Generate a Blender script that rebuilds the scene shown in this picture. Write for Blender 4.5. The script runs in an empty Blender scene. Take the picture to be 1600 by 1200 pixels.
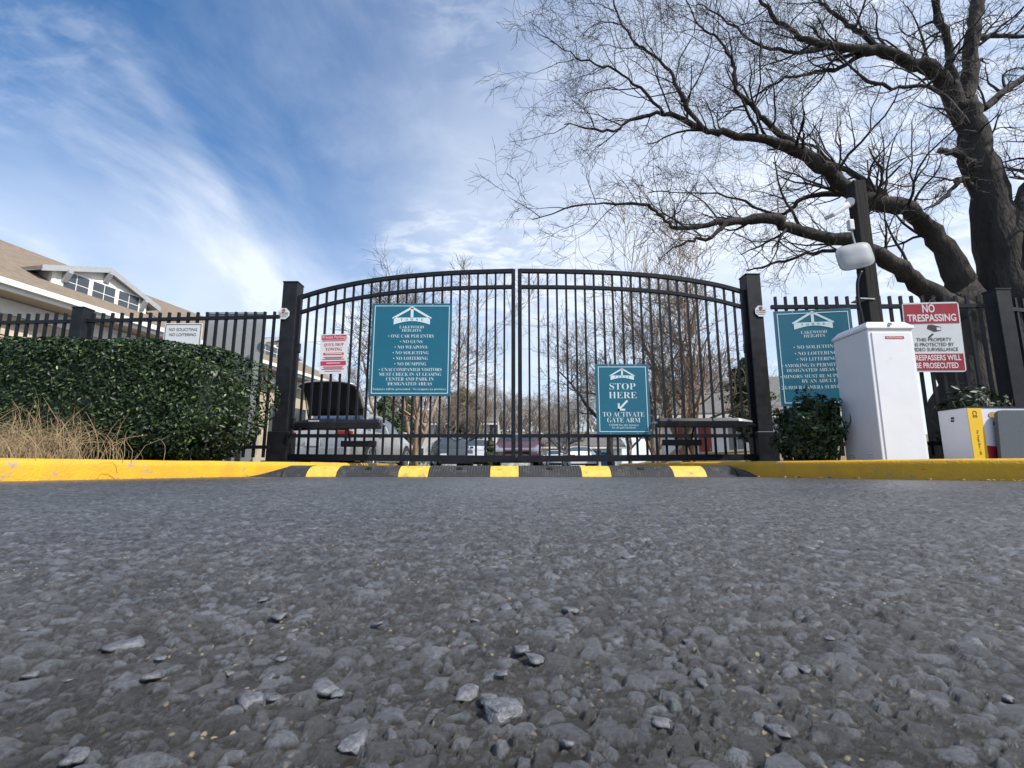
import bpy, bmesh, math, random
import numpy as np
from mathutils import Vector, Matrix, noise as mnoise
random.seed(7); rng = np.random.default_rng(7)
R = math.radians
scene = bpy.context.scene
col = scene.collection

# ------------------------------------------------------------------ camera
F_PX, CX, CY, HZ, CAM_H = 780.0, 800.0, 600.0, 731.0, 0.08
PITCH = math.atan((HZ - CY) / F_PX)
cam_d = bpy.data.cameras.new('camera'); cam = bpy.data.objects.new('camera', cam_d); col.objects.link(cam)
cam_d.sensor_width = 36.0; cam_d.lens = F_PX / 1600 * 36.0
cam_d.clip_start = 0.01; cam_d.clip_end = 3000
cam.location = (0, 0, CAM_H); cam.rotation_euler = (math.pi / 2 + PITCH, 0, 0)
scene.camera = cam

# ------------------------------------------------------------------ world, sun, exposure
SUN_AZ, SUN_EL = R(119), R(47)      # azimuth from +Y (forward) towards +X (right): behind the camera, to its right
sun_dir = Vector((math.sin(SUN_AZ) * math.cos(SUN_EL), math.cos(SUN_AZ) * math.cos(SUN_EL), math.sin(SUN_EL)))
world = bpy.data.worlds.new('World'); scene.world = world; world.use_nodes = True
nt = world.node_tree; nt.nodes.clear()
def N(t, ty, **kw):
    n = t.nodes.new(ty)
    for k, v in kw.items():
        if k.startswith('i_'):
            key = k[2:]
            n.inputs[int(key) if key.isdigit() else key.replace('_', ' ')].default_value = v
        else: setattr(n, k, v)
    return n
def L(t, a, b): t.links.new(a, b)
sky = N(nt, 'ShaderNodeTexSky', sky_type='NISHITA', sun_disc=False, sun_elevation=SUN_EL, sun_rotation=SUN_AZ,
        air_density=1.0, dust_density=0.6, ozone_density=2.5)
hsv = N(nt, 'ShaderNodeHueSaturation', i_Saturation=1.28, i_Value=1.06)
L(nt, sky.outputs[0], hsv.inputs['Color'])
tc = N(nt, 'ShaderNodeTexCoord')
sep = N(nt, 'ShaderNodeSeparateXYZ'); L(nt, tc.outputs['Generated'], sep.inputs[0])
zc = N(nt, 'ShaderNodeMath', operation='MAXIMUM', i_1=0.0); L(nt, sep.outputs['Z'], zc.inputs[0])
za = N(nt, 'ShaderNodeMath', operation='ADD', i_1=0.16); L(nt, zc.outputs[0], za.inputs[0])
dv = N(nt, 'ShaderNodeVectorMath', operation='DIVIDE')
cmb = N(nt, 'ShaderNodeCombineXYZ')
for i in range(3): L(nt, za.outputs[0], cmb.inputs[i])
L(nt, tc.outputs['Generated'], dv.inputs[0]); L(nt, cmb.outputs[0], dv.inputs[1])
flat = N(nt, 'ShaderNodeVectorMath', operation='MULTIPLY'); flat.inputs[1].default_value = (1, 1, 0)
L(nt, dv.outputs[0], flat.inputs[0])
def sky_noise(scale, rot, stretch, loc, detail, rough, dist=0.0):
    mp = N(nt, 'ShaderNodeMapping'); mp.inputs['Rotation'].default_value = (0, 0, R(rot))
    mp.inputs['Scale'].default_value = (stretch[0], stretch[1], 1); mp.inputs['Location'].default_value = loc
    L(nt, flat.outputs[0], mp.inputs['Vector'])
    n = N(nt, 'ShaderNodeTexNoise', i_Scale=scale, i_Detail=detail, i_Roughness=rough, i_Distortion=dist)
    L(nt, mp.outputs[0], n.inputs['Vector']); return n.outputs['Fac']
def ramp(src, lo, hi):
    m = N(nt, 'ShaderNodeMapRange', interpolation_type='SMOOTHSTEP', i_1=lo, i_2=hi); L(nt, src, m.inputs[0]); return m.outputs[0]
def mth(op, a, b):
    m = N(nt, 'ShaderNodeMath', operation=op)
    for i, s in enumerate((a, b)):
        if isinstance(s, (int, float)): m.inputs[i].default_value = s
        else: L(nt, s, m.inputs[i])
    return m.outputs[0]
broad = ramp(sky_noise(0.62, -28, (1.15, 0.8), (0.3, 8.4, 0), 5, 0.5, 0.25), 0.32, 0.66)      # large veils
wisp = ramp(sky_noise(1.3, -30, (1.5, 0.85), (0.6, 4.2, 0), 8, 0.60, 0.5), 0.42, 0.76)        # streaks of cirrus
mack = ramp(sky_noise(9.0, 20, (1.0, 1.6), (1.0, 0.0, 0), 4, 0.6, 0.3), 0.40, 0.68)          # fine mackerel ripple
mreg = ramp(sky_noise(0.7, 0, (1, 1), (7.0, 2.0, 0), 2, 0.5), 0.45, 0.60)
sidex = N(nt, 'ShaderNodeMapRange', i_1=-0.62, i_2=0.25); L(nt, sep.outputs['X'], sidex.inputs[0])   # thicker veil on the sun's side
lowz = N(nt, 'ShaderNodeMapRange', i_1=0.45, i_2=0.02); L(nt, sep.outputs['Z'], lowz.inputs[0])
cov = mth('ADD', mth('MULTIPLY', broad, 0.42), mth('MULTIPLY', wisp, 0.26))
fsep = N(nt, 'ShaderNodeSeparateXYZ'); L(nt, flat.outputs[0], fsep.inputs[0])
wob = sky_noise(1.7, 10, (1, 0.6), (2.0, 3.0, 0), 6, 0.55)
sline = mth('ADD', mth('ADD', fsep.outputs['X'], mth('MULTIPLY', fsep.outputs['Y'], 0.136)), mth('ADD', 0.64, mth('MULTIPLY', mth('SUBTRACT', wob, 0.5), 0.34)))
far_y = ramp(fsep.outputs['Y'], 0.70, 1.45)
veil = mth('MULTIPLY', mth('MULTIPLY', ramp(sline, 0.10, -0.16), far_y), mth('ADD', 0.55, mth('MULTIPLY', wisp, 0.6)))
streak = mth('MULTIPLY', mth('MULTIPLY', ramp(mth('ABSOLUTE', sline, 0.0), 0.085, 0.0), ramp(fsep.outputs['Y'], 0.62, 0.95)), mth('ADD', 0.4, wisp))
cov = mth('ADD', cov, mth('ADD', mth('MULTIPLY', veil, 0.42), mth('MULTIPLY', streak, 0.20)))
cov = mth('ADD', cov, mth('MULTIPLY', mth('MULTIPLY', mack, mreg), 0.34))
cov = mth('ADD', cov, mth('MULTIPLY', sidex.outputs[0], 0.34))
cov = mth('ADD', cov, mth('MULTIPLY', lowz.outputs[0], 0.36))
cov = mth('MINIMUM', mth('MAXIMUM', mth('SUBTRACT', cov, 0.06), 0.0), 0.93)
mixc = N(nt, 'ShaderNodeMix', data_type='RGBA'); L(nt, cov, mixc.inputs['Factor'])
L(nt, hsv.outputs[0], mixc.inputs['A']); mixc.inputs['B'].default_value = (5.7, 6.15, 6.95, 1)
bg = N(nt, 'ShaderNodeBackground', i_Strength=0.10); out = N(nt, 'ShaderNodeOutputWorld')
L(nt, mixc.outputs['Result'], bg.inputs[0]); L(nt, bg.outputs[0], out.inputs[0])
sun_d = bpy.data.lights.new('sun', 'SUN'); sun_d.energy = 3.6; sun_d.angle = R(1.0); sun_d.color = (1.0, 0.95, 0.87)
sun = bpy.data.objects.new('sun', sun_d); col.objects.link(sun)
sun.rotation_euler = (-sun_dir).to_track_quat('-Z', 'Y').to_euler(); sun.location = sun_dir * 40
vs = scene.view_settings; vs.view_transform = 'Standard'; vs.look = 'None'; vs.gamma = 1; vs.use_curve_mapping = False
vs.exposure = 0.76

# ------------------------------------------------------------------ helpers
_s, _c = math.sin(PITCH), math.cos(PITCH)
def ray(px, py):
    u, v = (px - CX) / F_PX, (CY - py) / F_PX
    return Vector((u, _c - v * _s, _s + v * _c))
def P(px, py, Y):                      # point seen at that pixel of the photograph, standing Y metres in front
    d = ray(px, py); return Vector((0, 0, CAM_H)) + d * (Y / d.y)

def mat(name, c, rough=0.6, metal=0.0, var=0.0, vscale=8.0, bump=0.0, bscale=60.0, c2=None, spec=0.5, coat=0.0, detail=5, stretch=None, bdist=0.01):
    m = bpy.data.materials.new(name); m.use_nodes = True; t = m.node_tree
    b = t.nodes['Principled BSDF']; b.inputs['Roughness'].default_value = rough; b.inputs['Metallic'].default_value = metal
    b.inputs['Specular IOR Level'].default_value = spec; b.inputs['Coat Weight'].default_value = coat
    b.inputs['Base Color'].default_value = (*c, 1)
    tcn = N(t, 'ShaderNodeTexCoord'); src = tcn.outputs['Object']
    if stretch:
        mp = N(t, 'ShaderNodeMapping'); mp.inputs['Scale'].default_value = stretch; L(t, src, mp.inputs['Vector']); src = mp.outputs[0]
    if var or c2:
        n = N(t, 'ShaderNodeTexNoise', i_Scale=vscale, i_Detail=detail, i_Roughness=0.6); L(t, src, n.inputs['Vector'])
        mr = N(t, 'ShaderNodeMapRange', i_1=0.3, i_2=0.7); L(t, n.outputs['Fac'], mr.inputs[0])
        mx = N(t, 'ShaderNodeMix', data_type='RGBA'); L(t, mr.outputs[0], mx.inputs['Factor'])
        a = c2 if c2 else tuple(x * (1 - var) for x in c)
        bb = c if c2 else tuple(min(1, x * (1 + var)) for x in c)
        mx.inputs['A'].default_value = (*a, 1); mx.inputs['B'].default_value = (*bb, 1)
        L(t, mx.outputs['Result'], b.inputs['Base Color'])
        rr = N(t, 'ShaderNodeMapRange', i_1=0.2, i_2=0.8, i_3=max(0.03, rough - 0.1), i_4=min(1, rough + 0.1)); L(t, n.outputs['Fac'], rr.inputs[0])
        L(t, rr.outputs[0], b.inputs['Roughness'])
    if bump:
        n2 = N(t, 'ShaderNodeTexNoise', i_Scale=bscale, i_Detail=4.0); L(t, src, n2.inputs['Vector'])
        bp = N(t, 'ShaderNodeBump', i_Strength=bump, i_Distance=bdist); L(t, n2.outputs['Fac'], bp.inputs['Height'])
        L(t, bp.outputs[0], b.inputs['Normal'])
    return m
M = {}
M['black_metal'] = mat('black_powder_coat', (0.009, 0.0105, 0.014), 0.45, 0, 0.35, 14, 0.05, 200, spec=0.25)
M['post_metal'] = mat('post_powder_coat', (0.011, 0.0125, 0.016), 0.5, 0, 0.4, 9, 0.05, 160, spec=0.25)
M['black_plastic'] = mat('black_plastic', (0.010, 0.011, 0.014), 0.4, 0, 0.3, 10, spec=0.3)
M['rubber'] = mat('bump_rubber', (0.022, 0.023, 0.026), 0.75, 0, 0.35, 25, 0.5, 220)
M['bump_yellow'] = mat('bump_yellow', (0.72, 0.50, 0.07), 0.6, 0, 0.15, 20, 0.3, 120, c2=(0.5, 0.34, 0.06))
M['kerb'] = mat('kerb_yellow_paint', (0.68, 0.365, 0.012), 0.65, 0, 0, 5, 0.45, 70, c2=(0.50, 0.27, 0.02), detail=9)
M['concrete'] = mat('concrete', (0.42, 0.39, 0.34), 0.85, 0, 0.2, 6, 0.4, 90)
M['teal'] = mat('teal_sign', (0.003, 0.112, 0.178), 0.38, 0, 0.06, 3)
M['sign_line'] = mat('sign_pale_print', (0.58, 0.70, 0.72), 0.45)
M['sign_white'] = mat('sign_white', (0.62, 0.64, 0.64), 0.45, 0, 0.04, 4)
M['sign_red'] = mat('sign_red', (0.30, 0.008, 0.02), 0.42, 0, 0.08, 5)
M['print_dark'] = mat('print_dark', (0.03, 0.03, 0.035), 0.5)
M['print_red'] = mat('print_red', (0.45, 0.03, 0.07), 0.5)
M['white_paint'] = mat('cabinet_white', (0.74, 0.745, 0.76), 0.36, 0, 0.03, 5, 0.03, 40)
M['steel'] = mat('steel', (0.5, 0.5, 0.5), 0.3, 1.0, 0.1)
M['galv'] = mat('galvanised', (0.33, 0.34, 0.35), 0.5, 0.6, 0.2, 12)
M['wood_post'] = mat('weathered_timber', (0.036, 0.034, 0.031), 0.9, 0, 0, 9, 0.8, 30, c2=(0.014, 0.014, 0.014), stretch=(3, 3, 0.12), detail=8, spec=0.2)
M['grey_plastic'] = mat('grey_plastic', (0.33, 0.35, 0.36), 0.5, 0, 0.08, 6)
M['white_plastic'] = mat('white_plastic', (0.62, 0.63, 0.64), 0.45, 0, 0.06, 8)
M['box_white'] = mat('carton_white', (0.66, 0.67, 0.72), 0.55, 0, 0.05, 4)
M['box_yellow'] = mat('carton_yellow', (0.75, 0.47, 0.02), 0.5, 0, 0.06, 5)
M['felt'] = mat('grey_felt', (0.10, 0.115, 0.13), 0.95, 0, 0.35, 130, 0.4, 300)
M['bark'] = mat('oak_bark', (0.066, 0.060, 0.053), 0.95, 0, 0, 2.6, 1.0, 13, c2=(0.026, 0.024, 0.022), detail=10, stretch=(1, 1, 0.35), bdist=0.05, spec=0.15)
M['twig'] = mat('twig_bark', (0.062, 0.053, 0.047), 0.85, 0, 0.3, 3)
M['pale_bark'] = mat('pale_bark', (0.33, 0.23, 0.15), 0.8, 0, 0, 4, 0.3, 20, c2=(0.17, 0.12, 0.085))
M['pale_twig'] = mat('pale_twig', (0.20, 0.162, 0.13), 0.85, 0, 0.3, 2)
M['leaf'] = mat('hedge_leaf', (0.024, 0.046, 0.013), 0.45, 0, 0, 14, c2=(0.009, 0.021, 0.007), spec=0.35)
M['leaf_new'] = mat('hedge_new_leaf', (0.11, 0.16, 0.035), 0.35, 0, 0.2, 8)
M['needle'] = mat('evergreen_leaf', (0.035, 0.065, 0.02), 0.7, 0, 0.35, 1.5)
M['olive'] = mat('olive_needles', (0.13, 0.12, 0.045), 0.8, 0, 0.3, 1.5)
M['dry'] = mat('dry_grass', (0.36, 0.27, 0.15), 0.9, 0, 0, 9, c2=(0.15, 0.10, 0.055))
M['mulch'] = mat('mulch', (0.11, 0.075, 0.045), 0.95, 0, 0, 9, 1.0, 45, c2=(0.04, 0.028, 0.02), detail=9)
M['lawn'] = mat('winter_lawn', (0.22, 0.17, 0.085), 0.95, 0, 0, 1.2, 0.8, 30, c2=(0.12, 0.11, 0.05), detail=9)
M['shingle'] = mat('brown_shingle', (0.25, 0.20, 0.15), 0.9, 0, 0, 5, 0.4, 40, c2=(0.16, 0.128, 0.097), detail=9)
M['grey_shingle'] = mat('grey_shingle', (0.13, 0.125, 0.12), 0.9, 0, 0.25, 4, 0.4, 40)
M['siding'] = mat('cream_siding', (0.72, 0.71, 0.67), 0.7, 0, 0.05, 3)
M['siding_tan'] = mat('tan_siding', (0.42, 0.35, 0.25), 0.75, 0, 0.08, 3)
M['trim'] = mat('white_trim', (0.74, 0.73, 0.70), 0.55, 0, 0.04, 5)
M['grey_trim'] = mat('grey_trim', (0.33, 0.345, 0.36), 0.6, 0, 0.08, 5)
M['glass'] = mat('window_glass', (0.05, 0.06, 0.07), 0.08, 0, spec=0.8)
M['stone'] = mat('limestone', (0.52, 0.44, 0.33), 0.85, 0, 0.25, 4, 0.6, 30)
M['red_door'] = mat('red_door', (0.24, 0.03, 0.025), 0.5, 0, 0.1)
M['tyre'] = mat('tyre', (0.02, 0.02, 0.02), 0.85)
M['car_glass'] = mat('car_glass', (0.03, 0.045, 0.06), 0.05, 0, spec=1.0)
M['lining'] = mat('boot_lining', (0.008, 0.008, 0.009), 0.95)
M['headlamp'] = mat('headlamp', (0.6, 0.62, 0.65), 0.12, 0.3)
M['tail_red'] = mat('tail_lamp', (0.45, 0.01, 0.015), 0.2)
M['bin_blue'] = mat('bin_blue', (0.03, 0.22, 0.36), 0.5, 0, 0.1)
for nm, c in (('silver', (0.42, 0.42, 0.41)), ('dark', (0.03, 0.035, 0.038)), ('maroon', (0.10, 0.035, 0.045)), ('white', (0.7, 0.7, 0.7)), ('lightsilver', (0.55, 0.56, 0.57))):
    M['car_' + nm] = mat('car_paint_' + nm, c, 0.3, 0.35 if 'silver' in nm else 0.0, 0.03, 2, coat=0.7)

def add_wear(m, colour, lo, hi, scale, stretch=(1, 1, 1)):      # chips and scuffs of another colour with their own outline
    t = m.node_tree; b = t.nodes['Principled BSDF']; lk = b.inputs['Base Color'].links[0]; srcs = lk.from_socket; t.links.remove(lk)
    tcn = N(t, 'ShaderNodeTexCoord'); mp = N(t, 'ShaderNodeMapping'); mp.inputs['Scale'].default_value = stretch; L(t, tcn.outputs['Object'], mp.inputs['Vector'])
    n = N(t, 'ShaderNodeTexNoise', i_Scale=scale, i_Detail=9.0, i_Roughness=0.72); L(t, mp.outputs[0], n.inputs['Vector'])
    r = N(t, 'ShaderNodeMapRange', i_1=lo, i_2=hi); L(t, n.outputs['Fac'], r.inputs[0])
    mx = N(t, 'ShaderNodeMix', data_type='RGBA'); L(t, r.outputs[0], mx.inputs['Factor']); L(t, srcs, mx.inputs['A']); mx.inputs['B'].default_value = (*colour, 1); L(t, mx.outputs['Result'], b.inputs['Base Color'])
add_wear(M['kerb'], (0.30, 0.25, 0.17), 0.60, 0.65, 6.0); add_wear(M['kerb'], (0.10, 0.075, 0.035), 0.62, 0.74, 3.0, (1, 1, 5))
add_wear(M['bump_yellow'], (0.12, 0.10, 0.06), 0.56, 0.72, 12.0); add_wear(M['rubber'], (0.09, 0.085, 0.075), 0.52, 0.75, 9.0)
add_wear(M['white_paint'], (0.45, 0.42, 0.37), 0.63, 0.80, 6.0, (1, 1, 0.4)); add_wear(M['post_metal'], (0.05, 0.048, 0.044), 0.58, 0.80, 5.0, (1, 1, 0.4))
class MB:
    def __init__(s): s.v = []; s.f = []
    def box(s, c, size, rot=None):
        c = Vector(c); h = Vector(size) / 2; n = len(s.v)
        for x, y, z in ((-1,-1,-1),(1,-1,-1),(1,1,-1),(-1,1,-1),(-1,-1,1),(1,-1,1),(1,1,1),(-1,1,1)):
            p = Vector((x*h.x, y*h.y, z*h.z))
            if rot: p = rot @ p
            s.v.append(tuple(c + p))
        s.f += [tuple(n+i for i in q) for q in ((0,3,2,1),(4,5,6,7),(0,1,5,4),(1,2,6,5),(2,3,7,6),(3,0,4,7))]
        return s
    def tube(s, pts, rads, sides=6, cap=True):
        pts = [Vector(p) for p in pts]; n0 = len(s.v); k = len(pts)
        for i, p in enumerate(pts):
            d = (pts[min(i+1, k-1)] - pts[max(i-1, 0)])
            d = d.normalized() if d.length > 1e-9 else Vector((0,0,1))
            ref = Vector((0.13, 0.95, 0.29)) if abs(d.y) < 0.85 else Vector((0.95, 0.1, 0.3))
            a = d.cross(ref).normalized(); b = d.cross(a)
            for j in range(sides):
                t = 2*math.pi*j/sides
                s.v.append(tuple(p + (a*math.cos(t) + b*math.sin(t))*rads[i]))
        for i in range(k-1):
            for j in range(sides):
                j2 = (j+1) % sides
                s.f.append((n0+i*sides+j, n0+i*sides+j2, n0+(i+1)*sides+j2, n0+(i+1)*sides+j))
        if cap:
            s.f.append(tuple(n0+j for j in range(sides-1, -1, -1))); s.f.append(tuple(n0+(k-1)*sides+j for j in range(sides)))
        return s
    def prism(s, poly, mapf, t0, t1):       # closed polygon (2-D) extruded between t0 and t1; mapf(a, b, t) gives the point
        n = len(s.v); k = len(poly)
        for t in (t0, t1):
            for a, b in poly: s.v.append(tuple(mapf(a, b, t)))
        s.f.append(tuple(range(n+k-1, n-1, -1))); s.f.append(tuple(range(n+k, n+2*k)))
        for i in range(k):
            j = (i+1) % k; s.f.append((n+i, n+j, n+k+j, n+k+i))
        return s
    def quad(s, *ps):
        n = len(s.v); s.v += [tuple(p) for p in ps]; s.f.append(tuple(range(n, n+len(ps)))); return s
    def build(s, name, m, parent=None, smooth=False, bevel=0.0, fix=True):
        me = bpy.data.meshes.new(name); me.from_pydata(s.v, [], s.f); me.update()
        if fix:
            bm = bmesh.new(); bm.from_mesh(me); bmesh.ops.recalc_face_normals(bm, faces=bm.faces); bm.to_mesh(me); bm.free()
        return link(name, me, m, parent, smooth, bevel)
def link(name, me, m, parent=None, smooth=False, bevel=0.0):
    if m is not None and not len(me.materials): me.materials.append(m)
    o = bpy.data.objects.new(name, me); col.objects.link(o)
    if smooth: me.polygons.foreach_set('use_smooth', [True]*len(me.polygons))
    if bevel:
        md = o.modifiers.new('bevel', 'BEVEL'); md.width = bevel; md.segments = 2; md.limit_method = 'ANGLE'
    if parent is not None: o.parent = parent
    return o
def tag(o, label=None, cat=None, group=None, kind=None):
    if label: o['label'] = label
    if cat: o['category'] = cat
    if group: o['group'] = group
    if kind: o['kind'] = kind
    return o
def empty(name, loc=(0,0,0), rz=0, **kw):
    o = bpy.data.objects.new(name, None); col.objects.link(o); o.location = loc; o.rotation_euler = (0, 0, rz)
    o.empty_display_size = 0.1
    return tag(o, **kw)
def copy_tree(o, parent=None):
    c = o.copy(); col.objects.link(c); c.parent = parent
    for ch in o.children: copy_tree(ch, c)
    return c
def box(name, c, size, m, parent=None, rot=None, bevel=0.0): return MB().box(c, size, rot).build(name, m, parent, bevel=bevel)

def serif(s):                          # serif letterforms (mathematical bold alphabet)
    o = ''
    for ch in s:
        if 'A' <= ch <= 'Z': o += chr(0x1D400 + ord(ch) - 65)
        elif 'a' <= ch <= 'z': o += chr(0x1D41A + ord(ch) - 97)
        elif '0' <= ch <= '9': o += chr(0x1D7CE + ord(ch) - 48)
        else: o += ch
    return o
def lettering(name, lines, m, parent, y=-0.004, ser=True, bold=0.0):
    """lines: (text, x_centre, z_baseline, cap_height, width or None) in the sign's own x-z plane, facing -Y"""
    vv, ff = [], []
    for text, xc, zb, ch, wd in lines:
        cu = bpy.data.curves.new('t', 'FONT'); cu.body = serif(text) if ser else text
        cu.align_x = 'CENTER'; cu.size = 1.0; cu.resolution_u = 3; cu.offset = bold
        ob = bpy.data.objects.new('t', cu); col.objects.link(ob)
        bpy.context.view_layer.update()
        me = bpy.data.meshes.new_from_object(ob.evaluated_get(bpy.context.evaluated_depsgraph_get()))
        col.objects.unlink(ob); bpy.data.objects.remove(ob)
        co = np.array([v.co[:] for v in me.vertices]) if len(me.vertices) else np.zeros((0, 3))
        if len(co):
            sc = ch / 0.70; sx = sc
            if wd: sx = wd / max(1e-6, co[:, 0].max() - co[:, 0].min())
            xm = (co[:, 0].max() + co[:, 0].min()) / 2
            n = len(vv)
            vv += [(xc + (p[0]-xm)*sx, y, zb + p[1]*sc) for p in co]
            ff += [tuple(n+i for i in pl.vertices) for pl in me.polygons]
        bpy.data.meshes.remove(me)
    me = bpy.data.meshes.new(name); me.from_pydata(vv, [], ff); me.update()
    return link(name, me, m, parent)

# ------------------------------------------------------------------ ground, road
tag(MB().quad((-400,-60,-0.06),(400,-60,-0.06),(400,700,-0.06),(-400,700,-0.06)).build('ground', M['lawn'], fix=False), kind='structure')

def asphalt_material():
    m = bpy.data.materials.new('asphalt'); m.use_nodes = True; t = m.node_tree; b = t.nodes['Principled BSDF']
    tcn = N(t, 'ShaderNodeTexCoord'); at = N(t, 'ShaderNodeAttribute', attribute_name='stone'); fr = N(t, 'ShaderNodeAttribute', attribute_name='far')
    obj = tcn.outputs['Object']
    n1 = N(t, 'ShaderNodeTexNoise', i_Scale=520.0, i_Detail=6.0, i_Roughness=0.78); L(t, obj, n1.inputs['Vector'])
    n2 = N(t, 'ShaderNodeTexNoise', i_Scale=22.0, i_Detail=6.0, i_Roughness=0.7); L(t, obj, n2.inputs['Vector'])
    vo = N(t, 'ShaderNodeTexVoronoi', i_Scale=75.0); L(t, obj, vo.inputs['Vector'])
    vn = N(t, 'ShaderNodeTexNoise', i_Scale=55.0, i_Detail=3.0); L(t, obj, vn.inputs['Vector'])
    # binder (dusty dark) to stone (blue grey); per-stone brightness is stored with the stones
    st = N(t, 'ShaderNodeMix', data_type='RGBA'); st.inputs['A'].default_value = (0.036, 0.032, 0.027, 1); st.inputs['B'].default_value = (0.140, 0.150, 0.168, 1)
    fv = N(t, 'ShaderNodeMapRange', i_1=0.15, i_2=0.6, i_3=1.0, i_4=0.0); L(t, vo.outputs['Distance'], fv.inputs[0])
    fm = N(t, 'ShaderNodeMix', data_type='FLOAT'); L(t, fr.outputs['Fac'], fm.inputs['Factor']); L(t, at.outputs['Fac'], fm.inputs[2]); L(t, fv.outputs[0], fm.inputs[3])
    L(t, fm.outputs[0], st.inputs['Factor'])
    gr = N(t, 'ShaderNodeMapRange', i_1=0.3, i_2=0.72, i_3=0.5, i_4=1.55); L(t, n1.outputs['Fac'], gr.inputs[0])
    lg = N(t, 'ShaderNodeMapRange', i_1=0.3, i_2=0.7, i_3=0.62, i_4=1.38); L(t, n2.outputs['Fac'], lg.inputs[0])
    mm = N(t, 'ShaderNodeMath', operation='MULTIPLY'); L(t, gr.outputs[0], mm.inputs[0]); L(t, lg.outputs[0], mm.inputs[1])
    sc = N(t, 'ShaderNodeVectorMath', operation='SCALE'); L(t, st.outputs['Result'], sc.inputs[0]); L(t, mm.outputs[0], sc.inputs['Scale'])
    n3 = N(t, 'ShaderNodeTexNoise', i_Scale=0.9, i_Detail=5.0); L(t, obj, n3.inputs['Vector'])
    l3 = N(t, 'ShaderNodeMapRange', i_1=0.3, i_2=0.7, i_3=0.80, i_4=1.15); L(t, n3.outputs['Fac'], l3.inputs[0])
    m3 = N(t, 'ShaderNodeMath', operation='MULTIPLY'); L(t, mm.outputs[0], m3.inputs[0]); L(t, l3.outputs[0], m3.inputs[1]); L(t, m3.outputs[0], sc.inputs['Scale'])
    # pale sand grains caught between the stones
    gv = N(t, 'ShaderNodeTexVoronoi', i_Scale=240.0); L(t, obj, gv.inputs['Vector'])
    gs = N(t, 'ShaderNodeMapRange', i_1=0.16, i_2=0.26, i_3=1.0, i_4=0.0); L(t, gv.outputs['Distance'], gs.inputs[0])
    sepc = N(t, 'ShaderNodeSeparateColor'); L(t, gv.outputs['Color'], sepc.inputs[0])
    gsel = N(t, 'ShaderNodeMapRange', i_1=0.55, i_2=0.63); L(t, sepc.outputs[0], gsel.inputs[0])
    patch = N(t, 'ShaderNodeTexNoise', i_Scale=14.0, i_Detail=3.0); L(t, obj, patch.inputs['Vector'])
    ps = N(t, 'ShaderNodeMapRange', i_1=0.42, i_2=0.62); L(t, patch.outputs['Fac'], ps.inputs[0])
    g1 = N(t, 'ShaderNodeMath', operation='MULTIPLY'); L(t, gs.outputs[0], g1.inputs[0]); L(t, gsel.outputs[0], g1.inputs[1])
    g2 = N(t, 'ShaderNodeMath', operation='MULTIPLY'); L(t, g1.outputs[0], g2.inputs[0]); L(t, ps.outputs[0], g2.inputs[1])
    inv = N(t, 'ShaderNodeMath', operation='SUBTRACT', i_0=1.0); L(t, at.outputs['Fac'], inv.inputs[1])
    g3 = N(t, 'ShaderNodeMath', operation='MULTIPLY'); L(t, g2.outputs[0], g3.inputs[0]); L(t, inv.outputs[0], g3.inputs[1])
    gm = N(t, 'ShaderNodeMix', data_type='RGBA'); L(t, g3.outputs[0], gm.inputs['Factor']); L(t, sc.outputs[0], gm.inputs['A']); gm.inputs['B'].default_value = (0.46, 0.37, 0.24, 1)
    L(t, gm.outputs['Result'], b.inputs['Base Color'])
    b.inputs['Roughness'].default_value = 0.34; b.inputs['Specular IOR Level'].default_value = 0.65
    # fine grit everywhere, coarse stones where the mesh no longer resolves them
    bp = N(t, 'ShaderNodeBump', i_Strength=1.0, i_Distance=0.0022); L(t, n1.outputs['Fac'], bp.inputs['Height'])
    vh = N(t, 'ShaderNodeMapRange', i_1=0.0, i_2=0.7, i_3=1.0, i_4=0.0); L(t, vo.outputs['Distance'], vh.inputs[0])
    va = N(t, 'ShaderNodeMath', operation='ADD'); L(t, vh.outputs[0], va.inputs[0]); L(t, vn.outputs['Fac'], va.inputs[1])
    b2 = N(t, 'ShaderNodeBump', i_Distance=0.006); L(t, fr.outputs['Fac'], b2.inputs['Strength']); L(t, va.outputs[0], b2.inputs['Height'])
    L(t, bp.outputs[0], b2.inputs['Normal']); L(t, b2.outputs[0], b.inputs['Normal'])
    return m
M['asphalt'] = asphalt_material()

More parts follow.
